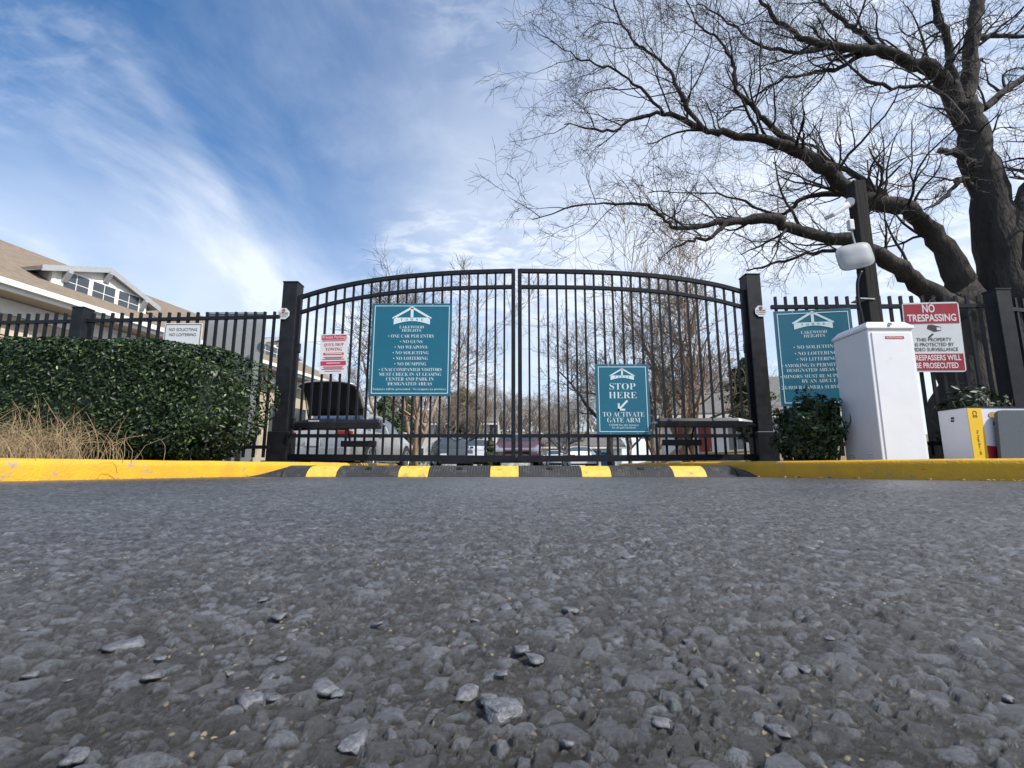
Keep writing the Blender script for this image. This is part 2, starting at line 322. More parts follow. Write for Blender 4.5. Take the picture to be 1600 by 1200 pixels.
def hash2(ix, iy, k):
    h = np.sin(ix * 127.1 + iy * 311.7 + k * 74.7) * 43758.5453
    return h - np.floor(h)
def fbm(x, y, oct_):
    v = np.zeros_like(x); a = 0.5; tot = 0
    for k in range(oct_):
        gx, gy = np.floor(x), np.floor(y); fx, fy = x - gx, y - gy; fx = fx*fx*(3-2*fx); fy = fy*fy*(3-2*fy)
        n = lambda i, j: hash2(gx + i, gy + j, 3.3 + k)
        v += a * ((n(0,0)*(1-fx) + n(1,0)*fx)*(1-fy) + (n(0,1)*(1-fx) + n(1,1)*fx)*fy); tot += a; a *= 0.55; x = x*2.03 + 11.7; y = y*2.03 + 5.1
    return v / tot
def stone_layer(x, y, cell, seed, fill):
    """packed angular stones: height 0..1 and brightness per cell of a jittered grid"""
    gx, gy = np.floor(x / cell), np.floor(y / cell)
    F1 = np.full_like(x, 9.0); F2 = np.full_like(x, 9.0); IX = np.zeros_like(x); IY = np.zeros_like(x); QX = np.zeros_like(x); QY = np.zeros_like(x)
    for dx in (-1, 0, 1):
        for dy in (-1, 0, 1):
            cx, cy = gx + dx, gy + dy
            qx = x / cell - (cx + 0.08 + 0.84 * hash2(cx, cy, seed)); qy = y / cell - (cy + 0.08 + 0.84 * hash2(cx, cy, seed + 1))
            d = np.sqrt(qx * qx + qy * qy) / (0.8 + 0.45 * hash2(cx, cy, seed + 2))
            near = d < F1
            F2 = np.where(near, F1, np.minimum(F2, d)); IX = np.where(near, cx, IX); IY = np.where(near, cy, IY); QX = np.where(near, qx, QX); QY = np.where(near, qy, QY); F1 = np.where(near, d, F1)
    e = np.clip((F2 - F1 - 0.03) / 0.50, 0, 1); e = e * e * (3 - 2 * e)
    on = hash2(IX, IY, seed + 3) < fill
    tilt = 1 + 0.9 * (QX * (hash2(IX, IY, seed + 6) - 0.5) + QY * (hash2(IX, IY, seed + 7) - 0.5))
    H = np.where(on, e * (0.45 + 0.55 * hash2(IX, IY, seed + 4)) * tilt, 0.0)
    return H, np.where(on, 0.15 + 0.85 * hash2(IX, IY, seed + 8) ** 1.4, 0.0)
def road_surface(x, y, r):
    wx = x + 0.0024 * (fbm(x * 130, y * 130, 2) - 0.5) * 2; wy = y + 0.0024 * (fbm(x * 130 + 40, y * 130 + 9, 2) - 0.5) * 2
    cover = fbm(x * 9 + 3, y * 9 + 8, 2)
    H1, B1 = stone_layer(wx, wy, 0.0112, 11.0, 0.46); H2, B2 = stone_layer(wx, wy, 0.0060, 37.0, 0.62); H3, B3 = stone_layer(wx, wy, 0.0029, 53.0, 0.62)
    h1, h2, h3 = H1 * 0.0034, H2 * 0.0027 * (0.6 + 0.8 * cover), H3 * 0.0014
    h = np.maximum.reduce([h1, h2, h3])
    s = np.where((h1 >= h2) & (h1 > 0.0006), B1, np.where((h2 > 0.0005) & (h2 >= h3), B2, np.where(h3 > 0.0004, B3 * 0.6, 0.0)))
    h = h + 0.0003 * (fbm(x * 600, y * 600, 2) - 0.5) + 0.0022 * (fbm(x * 40, y * 40, 3) - 0.5) + 0.005 * (fbm(x * 7 + 5, y * 7, 3) - 0.5)
    return h, s
rr = [0.05]
while rr[-1] < 5.6: rr.append(rr[-1] + min(rr[-1] * 0.0050, 0.0125))
rr += [6, 6.5, 7, 8, 9]
rr += [10, 12, 15, 20, 28, 40, 60, 90]; rr = np.array(rr)
th = np.concatenate([np.linspace(-180, -56, 40)[:-1], np.linspace(-56, 56, 600), np.linspace(56, 180, 40)[1:]]) * math.pi / 180
RRg, TT = np.meshgrid(rr, th, indexing='ij'); X = RRg * np.sin(TT); Y = RRg * np.cos(TT)
hh, ss = road_surface(X, Y, RRg)
fade = np.clip((5.6 - RRg) / 3.0, 0, 1) * (np.abs(TT) < 1.0)
Z = (hh - 0.002) * fade
nr, nc = X.shape
co = np.stack([X, Y, Z], -1).reshape(-1, 3)
ia = (np.arange(nr - 1)[:, None] * nc + np.arange(nc - 1)[None, :]).ravel()
qd = np.stack([ia, ia + nc, ia + nc + 1, ia + 1], 1)
me = bpy.data.meshes.new('road'); me.vertices.add(len(co)); me.vertices.foreach_set('co', co.ravel())
me.loops.add(qd.size); me.loops.foreach_set('vertex_index', qd.ravel().astype(np.int32))
me.polygons.add(len(qd)); me.polygons.foreach_set('loop_start', np.arange(0, qd.size, 4, dtype=np.int32)); me.polygons.foreach_set('loop_total', np.full(len(qd), 4, dtype=np.int32))
me.polygons.foreach_set('use_smooth', np.ones(len(qd), dtype=bool)); me.update(); me.validate()
a1 = me.attributes.new('stone', 'FLOAT', 'POINT'); a1.data.foreach_set('value', ss.ravel().astype(np.float32))
a2 = me.attributes.new('far', 'FLOAT', 'POINT'); a2.data.foreach_set('value', (1 - fade).ravel().astype(np.float32))
if me.polygons[0].normal.z < 0: me.flip_normals()
road = tag(link('road', me, M['asphalt']), kind='structure')

# larger chips of aggregate standing proud of the binder near the lens
M['chip'] = mat('aggregate_chip', (0.105, 0.110, 0.122), 0.45, 0, 0.5, 2.5, 0.3, 8)
chips = []
for k in range(5):
    bm = bmesh.new(); bmesh.ops.create_icosphere(bm, subdivisions=2, radius=1.0)
    for v in bm.verts:
        v.co.x += 0.25 * round(mnoise.noise(v.co * 0.9 + Vector((0, k * 3.3, 0))) * 3) / 3
        n = mnoise.noise(v.co * 1.3 + Vector((k * 7.1, 0, 0))); v.co *= 1 + 0.75 * n
        v.co.z = max(-0.5, min(0.55, v.co.z))
    me = bpy.data.meshes.new('stone'); bm.to_mesh(me); bm.free(); me.materials.append(M['chip'])
    me.polygons.foreach_set('use_smooth', [True] * len(me.polygons)); chips.append(me)
for k in range(110):
    r = 0.14 + 0.75 * random.random() ** 1.5; a = random.uniform(-0.83, 0.83)
    o = bpy.data.objects.new('stone', random.choice(chips)); col.objects.link(o); o.parent = road
    s = 0.0018 + 0.0045 * random.random() ** 2.5
    o.location = (r * math.sin(a), r * math.cos(a), -0.0012)
    o.scale = (s * random.uniform(0.9, 1.5), s, s * 0.62); o.rotation_euler = (random.uniform(-.2, .2), random.uniform(-.2, .2), random.uniform(0, 6.28))

# ------------------------------------------------------------------ kerbs and planting beds
KH = 0.14
def smooth_path(pts, n=8):
    out_ = []
    for i in range(len(pts) - 1):
        p0, p1, p2, p3 = pts[max(i-1, 0)], pts[i], pts[i+1], pts[min(i+2, len(pts)-1)]
        for k in range(n):
            t = k / n
            out_.append(tuple(0.5 * ((2*p1[j]) + (-p0[j]+p2[j])*t + (2*p0[j]-5*p1[j]+4*p2[j]-p3[j])*t*t + (-p0[j]+3*p1[j]-3*p2[j]+p3[j])*t**3) for j in range(len(p1))))
    out_.append(tuple(pts[-1])); return out_
kl = smooth_path([(-9.0, 0.9), (-6.0, 1.15), (-4.3, 1.75), (-3.35, 2.6), (-2.95, 3.4), (-2.6, 4.4), (-2.25, 5.3), (-1.85, 6.2), (-1.62, 7.2)], 7)
kr = smooth_path([(9.0, 0.95), (6.3, 1.25), (4.6, 1.9), (3.5, 2.8), (2.8, 3.6), (2.3, 4.4), (1.95, 5.2), (1.62, 6.2), (1.5, 7.2)], 7)
def kerb(name, path, side):
    mb = MB(); n = len(path)
    prof = [(0.0, -0.05), (0.004, 0.09), (0.012, KH - 0.016), (0.03, KH - 0.003), (0.05, KH), (0.155, KH), (0.16, KH - 0.05), (0.16, -0.05)]
    k = len(prof)
    for i, p in enumerate(path):
        d = Vector(path[min(i+1, n-1)]) - Vector(path[max(i-1, 0)]); d = Vector((d.x, d.y)).normalized()
        nn = Vector((-d.y, d.x)) * side
        for o_, z in prof:
            w = 0.006 * mnoise.noise(Vector((p[0]*3, p[1]*3, z*5)))
            mb.v.append((p[0] + nn.x*(o_+w), p[1] + nn.y*(o_+w), z + (w*0.5 if z > 0 else 0)))
    for i in range(n-1):
        for j in range(k-1): mb.f.append((i*k+j, i*k+j+1, (i+1)*k+j+1, (i+1)*k+j))
    mb.f.append(tuple(range(k))); mb.f.append(tuple(range((n-1)*k, n*k)))
    o = mb.build(name, M['kerb'], smooth=True); return tag(o, kind='structure')
kerb('kerb_left', kl, 1); kerb('kerb_right', kr, -1)
def bed(name, path, side):
    mb = MB(); n = len(path); rows = [0.15, 0.5, 1.0, 1.8, 3.0, 5.0]
    for i, p in enumerate(path):
        for q in rows:
            x = p[0] - side * q * (1.0 if q < 1.5 else 1.2)
            y = p[1] + q * 0.35
            mb.v.append((x, y, KH - 0.025 + 0.03 * mnoise.noise(Vector((x*2, y*2, 0))) + min(0.05, q*0.02)))
    k = len(rows)
    for i in range(n-1):
        for j in range(k-1): mb.f.append((i*k+j, i*k+j+1, (i+1)*k+j+1, (i+1)*k+j))
    return tag(mb.build(name, M['mulch'], smooth=True), kind='structure')
bed('planting_bed_left', kl, 1); bed('planting_bed_right', kr, -1)

# leaf litter in the gutter
mb = MB()
for k in range(140):
    pth = kl if k % 2 else kr; side = -1 if k % 2 else 1
    i = random.randrange(14, len(pth) - 12); p = pth[i]
    c = Vector((p[0] - side * random.uniform(0.0, 0.1) * 1.0, p[1] - random.uniform(0.02, 0.10), 0.006)); s = random.uniform(0.006, 0.022)
    a = random.uniform(0, 6.28); u = Vector((math.cos(a), math.sin(a), random.uniform(-.3, .5))) * s; v = Vector((-math.sin(a), math.cos(a), random.uniform(-.2, .4))) * s * 0.45
    mb.quad(c - u, c - v, c + u, c + v)
tag(mb.build('leaf_litter', M['dry'], fix=False), 'scraps of dry brown leaf lying along the foot of the kerbs', 'leaf litter', kind='stuff')

# ------------------------------------------------------------------ rubber speed bump
BX0, BX1, BY, BW, BH = -2.30, 2.28, 4.78, 0.40, 0.098
bump = empty('speed_bump', (0, BY, 0), label='low rubber speed bump with alternating black and yellow segments across the drive', cat='speed bump')
def bprof(s=1.0, zb=0.0):
    pts = []
    for i in range(13):
        t = -1 + 2 * i / 12
        pts.append((t * BW / 2, zb + s * BH * (max(0, 1 - abs(t) ** 2.3)) ** 0.75))
    return pts
def bump_seg(x0, x1, name, m, s0=1.0, s1=1.0, n=1, ribs=False):
    mb = MB(); k = 13
    nx = max(2, int((x1 - x0) / 0.012)) if ribs else max(2, n + 1)
    for i in range(nx):
        t = i / (nx - 1); x = x0 + (x1 - x0) * t; sc = s0 + (s1 - s0) * t
        for (yy, zz) in bprof(sc):
            mb.v.append((x, yy, zz + (0.004 * (i % 2) if ribs and zz > 0.01 else 0) + 0.001))
    for i in range(nx - 1):
        for j in range(k - 1): mb.f.append((i*k+j, i*k+j+1, (i+1)*k+j+1, (i+1)*k+j))
    mb.f.append(tuple(range(k))); mb.f.append(tuple(range((nx-1)*k, nx*k)))
    return mb.build(name, m, bump)
yel = [(489, 534), (628, 673), (767, 810), (906, 950), (1045, 1094)]
def bx(px): return (px - 800) / F_PX * (BY - 0.1) / _c * 0.985
cur = bx(452)
bump_seg(bx(403), bx(450), 'end_cap', M['rubber'], 0.08, 0.93, 8)
for (a, b_) in yel:
    sg = bump_seg(cur + 0.002, bx(a) - 0.002, 'black_segment', M['rubber'], ribs=True)
    if bx(a) - cur > 0.3:
        xm = (cur + bx(a)) / 2
        w = MB().tube([(xm, -0.13, 0.070), (xm, -0.145, 0.076)], [0.010, 0.010], 10).build('bolt_washer', M['black_metal'], sg)
        MB().box((xm, -0.128, 0.0715), (0.055, 0.03, 0.02), Matrix.Rotation(R(38), 3, 'X')).build('bolt_recess', M['lining'], sg)
    bump_seg(bx(a), bx(b_), 'yellow_segment', M['bump_yellow'], 0.985, 0.985, 3); cur = bx(b_)
bump_seg(cur + 0.002, bx(1140), 'black_segment', M['rubber'], ribs=True)
bump_seg(bx(1142), bx(1198), 'end_cap', M['rubber'], 0.93, 0.06, 8)

# ------------------------------------------------------------------ gate
GY = 6.05
def gpt(px, py): return P(px, py, GY)
def gate_leaf(hx, cxp, top, second, label, mirror):
    g = empty('gate_leaf', (gpt(hx, 700).x, GY, 0), label=label, cat='gate', group='two leaves of the driveway gate')
    o0 = g.location
    def loc(p): return Vector((p[0] - o0.x, p[1] - o0.y, p[2]))
    def arc(pts): return [loc(gpt(*p)) for p in smooth_path(pts, 6)]
    T, S = arc(top), arc(second)
    def zat(A, x):
        xs = [p.x for p in A]; zs = [p.z for p in A]
        if xs[0] > xs[-1]: xs, zs = xs[::-1], zs[::-1]
        return float(np.interp(x, xs, zs))
    def bar(name, A, th, dp):
        mb = MB()
        for p in A:
            for dy, dz in ((-dp/2, -th/2), (dp/2, -th/2), (dp/2, th/2), (-dp/2, th/2)): mb.v.append((p.x, p.y + dy, p.z + dz))
        for i in range(len(A)-1):
            for j in range(4): mb.f.append((i*4+j, i*4+(j+1) % 4, (i+1)*4+(j+1) % 4, (i+1)*4+j))
        mb.f.append((0, 1, 2, 3)); mb.f.append(tuple(range(len(mb.v)-4, len(mb.v)))); return mb.build(name, M['black_metal'], g)
    bar('top_rail', T, 0.048, 0.05); bar('second_rail', S, 0.042, 0.046)
    xa, xb = T[0].x, T[-1].x
    zm = loc(gpt(800, 681)).z; zb = loc(gpt(800, 717)).z
    bar('middle_rail', [Vector((xa, 0, zm)), Vector((xb, 0, zm))], 0.042, 0.046)
    bar('bottom_rail', [Vector((xa, 0, zb + 0.02)), Vector((xb, 0, zb))], 0.075, 0.05)
    for x, w in ((xa, 0.055), (xb, 0.05)):
        z1 = zat(T, x) + 0.02; box('stile', (x, 0, (z1 + zb - 0.03) / 2), (w, 0.056, z1 - zb + 0.03), M['black_metal'], g, bevel=0.003)
    n = 23; pm = None
    for i in range(n):
        x = xa + (xb - xa) * (i + 1) / (n + 1); z1 = zat(T, x); z0 = zb - 0.02
        if pm is None: pm = MB().box((0, 0, 0.5), (0.024, 0.024, 1.0)).build('picket', M['black_metal'], g); o = pm
        else: o = bpy.data.objects.new('picket', pm.data); col.objects.link(o); o.parent = g
        o.location = (x, 0, z0); o.scale = (1, 1, z1 - z0)
    return g
gl = gate_leaf(469, 803, [(469, 465), (520, 450.5), (600, 436), (700, 427), (802, 423.5)], [(469, 488.5), (520, 474), (600, 459.5), (700, 451), (802, 448.5)],
               'arched black metal gate leaf that carries the large teal rules sign', 1)
gr_ = gate_leaf(1160, 812, [(1160, 456), (1110, 443.5), (1030, 432), (930, 425.5), (812, 423.5)], [(1160, 480), (1110, 467.5), (1030, 456), (930, 450), (812, 448.5)],
               'arched black metal gate leaf that carries the small teal STOP HERE sign', -1)
def gate_post(px, topy, label):
    x = gpt(px, 600).x; zt = gpt(px, topy).z
    g = empty('gate_post', (x, GY + 0.02, 0), label=label, cat='gate post', group='gate posts')
    box('post_tube', (0, 0, zt/2), (0.185, 0.185, zt), M['post_metal'], g, bevel=0.008)
    box('post_cap', (0, 0, zt + 0.006), (0.195, 0.195, 0.016), M['post_metal'], g, bevel=0.004)
    box('base_plate', (0, 0, KH + 0.01), (0.32, 0.32, 0.03), M['post_metal'], g)
    box('bracket_box', (0, -0.01, 0.30), (0.25, 0.235, 0.42), M['black_plastic'], g, bevel=0.01)
    s = 1 if x < 0 else -1
    for z in (0.62, 1.55): box('hinge', (s * 0.118, -0.02, z), (0.06, 0.06, 0.12), M['black_metal'], g, bevel=0.006)
    return g
gate_post(446, 444, 'thick black square gate post beside the clipped hedge')
gate_post(1186, 432, 'thick black square gate post between the gate and the right fence')

def warning_sticker(px, py, label):
    p = P(px, py, GY - 0.085)
    g = empty('octagon_sticker', p, label=label, cat='sticker', group='octagonal stickers on the gate posts')
    poly = [(0.076 * math.cos(R(22.5 + 45 * i)), 0.076 * math.sin(R(22.5 + 45 * i))) for i in range(8)]
    MB().prism(poly, lambda a, b, t: (a, t, b), 0.0, 0.006).build('plate', M['sign_white'], g)
    mb = MB(); ring = [(0.019 * math.cos(R(20 * i)), 0.019 * math.sin(R(20 * i)) + 0.040) for i in range(19)]
    mb.tube([(a, -0.002, b) for a, b in ring], [0.0035] * 19, 5); mb.tube([(-0.013, -0.002, 0.053), (0.013, -0.002, 0.027)], [0.003] * 2, 5)
    mb.build('ban_symbol', M['print_red'], g); MB().box((0, -0.001, 0.042), (0.024, 0.002, 0.008)).box((0.008, -0.001, 0.034), (0.007, 0.002, 0.014)).build('pistol_symbol', M['print_dark'], g)
    lettering('lettering', [('NO FIREARMS', 0, 0.0, 0.016, 0.112), ('NO WEAPONS', 0, -0.024, 0.016, 0.112)], M['print_dark'], g, -0.002, ser=False, bold=0.02)
    MB().box((0, -0.001, -0.040), (0.08, 0.002, 0.005)).build('small_print', M['print_dark'], g)
warning_sticker(443, 490, 'white octagonal no weapons sticker on the gate post beside the hedge')
warning_sticker(1189, 486, 'white octagonal no weapons sticker on the gate post beside the right fence')

def operator_arm(pa, pb, label):
    a, b = P(pa[0], pa[1], GY - 0.17), P(pb[0], pb[1], GY - 0.14)
    g = empty('gate_operator_arm', a, label=label, cat='gate opener', group='gate opener arms')
    d = b - a; ln = d.length; s = 1 if d.x > 0 else -1
    prof = [(-0.06, -0.055), (0.055, -0.055), (0.065, 0.015), (0.035, 0.055), (-0.045, 0.06), (-0.065, 0.02)]
    def mp(t0, sc): return [(s * t0, y * sc, z * sc) for y, z in prof]
    mb = MB(); rings = [(-0.02, 0.45), (0.12, 0.9), (0.16, 1.0), (0.45, 1.0), (0.47, 0.93), (ln - 0.02, 0.93), (ln, 0.85)]
    for t0, sc in rings: mb.v += mp(t0, sc)
    for i in range(len(rings)-1):
        for j in range(6): mb.f.append((i*6+j, i*6+(j+1) % 6, (i+1)*6+(j+1) % 6, (i+1)*6+j))
    mb.f.append(tuple(range(6))); mb.f.append(tuple(range(len(mb.v)-6, len(mb.v))))
    mb.build('housing', M['black_plastic'], g, bevel=0.004)
    box('label_plate', (s * 0.22, -0.062, 0.033), (0.12, 0.006, 0.014), M['box_white'], g, Matrix.Rotation(R(20), 3, 'X'))
    MB().tube([(s * (ln - 0.05), 0, 0), (s * (ln + 0.02), 0, 0), (s * (ln + 0.02), 0.12, 0)], [0.018] * 3, 8).build('push_rod', M['galv'], g)
    MB().tube([(s * -0.02, 0.0, -0.02), (s * -0.08, 0.1, -0.02)], [0.03] * 2, 8).build('hinge_pin', M['black_metal'], g)
    box('lower_bracket', (s * (ln * 0.72), 0.09, -0.225), (ln * 0.42, 0.05, 0.07), M['black_metal'], g, bevel=0.005)
    MB().tube([(s * ln * 0.6, 0.03, -0.05), (s * ln * 0.62, 0.09, -0.22)], [0.012] * 2, 6).build('bracket_strut', M['black_metal'], g)
operator_arm((464, 663), (596, 663), 'black gate opener arm on the gate leaf with the large teal sign')
operator_arm((1172, 661), (1026, 663), 'black gate opener arm on the gate leaf with the STOP HERE sign')
for (pts, lb) in (([(700, 680), (712, 689), (730, 679)], 'short V shaped grey metal bar behind the gate leaf with the large teal sign'), ([(733, 688), (757, 678), (771, 681)], 'slanting grey metal bar behind the leaf with the large teal sign'),
                  ([(822, 679), (846, 678), (858, 684), (876, 704), (883, 680)], 'bent grey metal bar behind the gate leaf with the STOP HERE sign'), ([(890, 693), (914, 679)], 'straight slanting grey metal bar near the STOP HERE sign')):
    q = [P(a, b, GY + 0.28) for a, b in pts]; base = Vector((q[0].x, q[0].y, 0))
    g = empty('metal_bar', base, label=lb, cat='metal bar')
    MB().tube([p - base for p in q], [0.016] * len(q), 8).build('tube', M['galv'], g, smooth=True)
    pp = q[-1]; MB().tube([pp - base, Vector((pp.x, GY + 0.03, pp.z)) - base], [0.014] * 2, 8).build('clamp', M['black_metal'], g)

# ------------------------------------------------------------------ fences
def fence(name, pA, pB, ztop, zrail, ztop2, zrail2, n, label, pw=0.028, zb=0.2, posts=()):
    A, B = Vector((pA[0], pA[1], 0)), Vector((pB[0], pB[1], 0)); d = (B - A); ln = d.length; rz = math.atan2(d.y, d.x)
    g = empty(name, A, rz, label=label, cat='fence', group='black picket fence runs'); pm = None
    def rail(nm, z0, z1):
        mb = MB()
        for x, z in ((0, z0), (ln, z1)):
            for dy, dz in ((-0.02, -0.02), (0.02, -0.02), (0.02, 0.02), (-0.02, 0.02)): mb.v.append((x, dy, z + dz))
        mb.f = [(0,1,5,4),(1,2,6,5),(2,3,7,6),(3,0,4,7),(0,3,2,1),(4,5,6,7)]; mb.build(nm, M['black_metal'], g)
    rail('top_rail', zrail, zrail2); rail('lower_rail', zb + 0.12, zb + 0.12)
    for i in range(n):
        t = (i + 0.5) / n
        if any(abs(t * ln - pp) < 0.09 for pp in posts): continue
        z1 = ztop + (ztop2 - ztop) * t
        if pm is None: pm = MB().box((0, 0, 0.5), (pw, pw, 1.0)).build('picket', M['black_metal'], g); o = pm
        else: o = bpy.data.objects.new('picket', pm.data); col.objects.link(o); o.parent = g
        o.location = (t * ln, 0, zb); o.scale = (1, 1, z1 - zb)
    for pp in posts:
        z1 = ztop + (ztop2 - ztop) * pp / ln + 0.05
        po = box('post', (pp, 0, z1 / 2), (0.15, 0.15, z1), M['post_metal'], g, bevel=0.005); box('post_cap', (pp, 0, z1 + 0.006), (0.16, 0.16, 0.014), M['post_metal'], po)
    return g
a, b = P(437, 487, 5.9), P(-150, 492, 6.05)
ra, rb = P(437, 495, 5.9), P(-150, 508, 6.05)
pxl = (P(130, 480, 5.97).x - a.x)
fl = fence('picket_fence', (a.x, a.y), (b.x, b.y), a.z, ra.z, b.z, rb.z, 40, 'black picket fence behind the clipped hedge', posts=(abs(pxl), 4.32))
a, b = P(1203, 464, 5.25), P(1536, 462, 4.92)
ra, rb = P(1203, 480, 5.25), P(1536, 478, 4.92)
fr_ = fence('picket_fence', (a.x, a.y), (b.x, b.y), a.z, ra.z, b.z, rb.z, 20, 'black picket fence carrying the red no trespassing sign', pw=0.026)
pc = P(1556, 456, 4.9); g = empty('fence_post', (pc.x, 4.9, 0), label='thick black corner post of the fence beside the oak', cat='fence post')
box('post_tube', (0, 0, pc.z / 2), (0.15, 0.15, pc.z), M['post_metal'], g, bevel=0.005); box('post_cap', (0, 0, pc.z + 0.006), (0.16, 0.16, 0.014), M['post_metal'], g)
fence('picket_fence', (pc.x + 0.09, 4.93), (pc.x + 2.6, 5.6), pc.z - 0.04, pc.z - 0.17, pc.z - 0.04, pc.z - 0.17, 23, 'black picket fence running on past the corner post by the oak', pw=0.026)

# ------------------------------------------------------------------ signs
def truss_logo(g, xc, z0, w, y):
    """pale roof-truss emblem: two rafters, a king post and an arched tie beam"""
    h = w * 0.36; mb = MB()
    def poly(pts): mb.prism([(xc + a * w, z0 + b * w) for a, b in pts], lambda a, b, t: (a, t, b), y, y + 0.002)
    poly([(-0.5, 0.10), (0, 0.40), (0, 0.335), (-0.44, 0.075), (-0.5, 0.075)]); poly([(0.5, 0.10), (0, 0.40), (0, 0.335), (0.44, 0.075), (0.5, 0.075)])
    poly([(-0.035, 0.09), (0.035, 0.09), (0.035, 0.36), (-0.035, 0.36)])
    arch = [(-0.46, 0.10), (-0.46, -0.08)] + [(-0.46 + 0.92 * i / 10, -0.08 + 0.09 * math.sin(math.pi * i / 10)) for i in range(1, 10)] + [(0.46, -0.08), (0.46, 0.10)]
    poly(arch[::-1])
    mb.build('emblem', M['sign_line'], g)
    lettering('emblem_lettering', [(c, xc + (i - 2) * 0.13 * w, z0 + 0.02 * w, 0.055 * w, None) for i, c in enumerate('TOWNE')], M['teal'], g, y - 0.001)
def teal_sign(name, c, w, h, rz, label, lines, logo):
    g = empty(name, c, rz, label=label, cat='sign')
    box('panel', (0, 0.004, 0), (w, 0.008, h), M['teal'], g, bevel=0.002)
    mb = MB(); ew, eh, t = w/2 - 0.035, h/2 - 0.035, 0.008
    for cx_, cz_, sx, sz in ((0, eh, 2*ew+t, t), (0, -eh, 2*ew+t, t), (-ew, 0, t, 2*eh-t), (ew, 0, t, 2*eh-t)): mb.box((cx_, -0.0015, cz_), (sx, 0.002, sz))
    mb.build('border_line', M['sign_line'], g)
    truss_logo(g, *logo, -0.0025)
    lettering('lettering', lines, M['sign_line'], g, -0.002, bold=-0.011)
    for sx in (-0.25, 0.25):
        for sz in (-1, 1): MB().tube([(w*sx, -0.002, sz*(h/2-0.016)), (w*sx, 0.0, sz*(h/2-0.016))], [0.006]*2, 8).build('screw', M['steel'], g)
    return g
p0, p1 = P(582, 474, GY - 0.04), P(704, 619, GY - 0.04)
w, h = p1.x - p0.x - 0.005, p0.z - p1.z; c = (p0 + p1) / 2
U = h / 150.0       # one photograph pixel on this sign
def zz(py): return (546.5 - py) * U
W_ = lambda px: px * w / 122
teal_sign('rules_sign', (c.x, c.y, c.z), w, h, 0, 'large teal rules sign listing no guns and no soliciting, hung on the gate', [
    ('LAKEWOOD', 0, zz(513), 4.6*U, W_(37)), ('HEIGHTS', 0, zz(518.5), 4.6*U, W_(29)),
    ('\u2022 ONE CAR PER ENTRY', 0, zz(528), 5.2*U, W_(70)), ('\u2022 NO GUNS', 0, zz(537), 5.2*U, W_(34)), ('\u2022 NO WEAPONS', 0, zz(546), 5.2*U, W_(49)),
    ('\u2022 NO SOLICITING', 0, zz(555), 5.2*U, W_(54)), ('\u2022 NO LOITERING', 0, zz(564), 5.2*U, W_(52)), ('\u2022 NO DUMPING', 0, zz(573), 5.2*U, W_(48)),
    ('\u2022 UNACCOMPANIED VISITORS', 0, zz(582), 5.2*U, W_(94)), ('MUST CHECK IN AT LEASING', 0, zz(589.5), 5.2*U, W_(93)), ('CENTER AND PARK IN', 0, zz(597), 5.2*U, W_(71)), ('DESIGNATED AREAS', 0, zz(604.5), 5.2*U, W_(66)),
    ('Violators will be prosecuted.  No weapons on premises.', 0, zz(612), 3.4*U, W_(110))], (0, zz(501.5), W_(60)))
p0, p1 = P(928, 569, GY - 0.04), P(1017, 679, GY - 0.04)
w, h = p1.x - p0.x - 0.01, p0.z - p1.z; c = (p0 + p1) / 2; U = h / 112.0
def zz(py): return (624 - py) * U
W_ = lambda px: px * w / 88
teal_sign('stop_sign', (c.x + 0.01, c.y, c.z), w, h, 0, 'small teal STOP HERE sign with an arrow, hung low on the gate', [
    ('STOP', 0, zz(609), 10.5*U, W_(43)), ('HERE', 0, zz(623), 10.5*U, W_(46))], (0, zz(590.5), W_(42)))
lettering('instruction_lettering', [('TO ACTIVATE', 0, zz(652), 7.5*U, W_(68)), ('GATE ARM', 0, zz(661), 7.5*U, W_(54)),
    ('$150.00 fine plus damages', 0, zz(666.5), 3*U, W_(48)), ('for all gate incidents', 0, zz(670.5), 3*U, W_(39))], M['sign_line'], bpy.data.objects['stop_sign'], -0.002, bold=-0.011)
sg = bpy.data.objects['stop_sign']
mb = MB(); a0, a1 = Vector((7*U, 0, zz(626.5))), Vector((-7*U, 0, zz(641))); d = (a1-a0).normalized(); n = Vector((-d.z, 0, d.x)); t = 1.5*U
mb.quad(*[q + Vector((0, -0.002, 0)) for q in (a0+n*t, a0-n*t, a1-n*t, a1+n*t)])
for dd in (Vector((1, 0, 0)), Vector((0, 0, 1))):
    e = a1 + dd * 10*U; m_ = Vector((dd.z, 0, dd.x)) * t
    mb.quad(*[q + Vector((0, -0.0025, 0)) for q in (a1+m_-dd*t, e+m_, e-m_, a1-m_-dd*t)])
mb.build('arrow', M['sign_line'], sg)
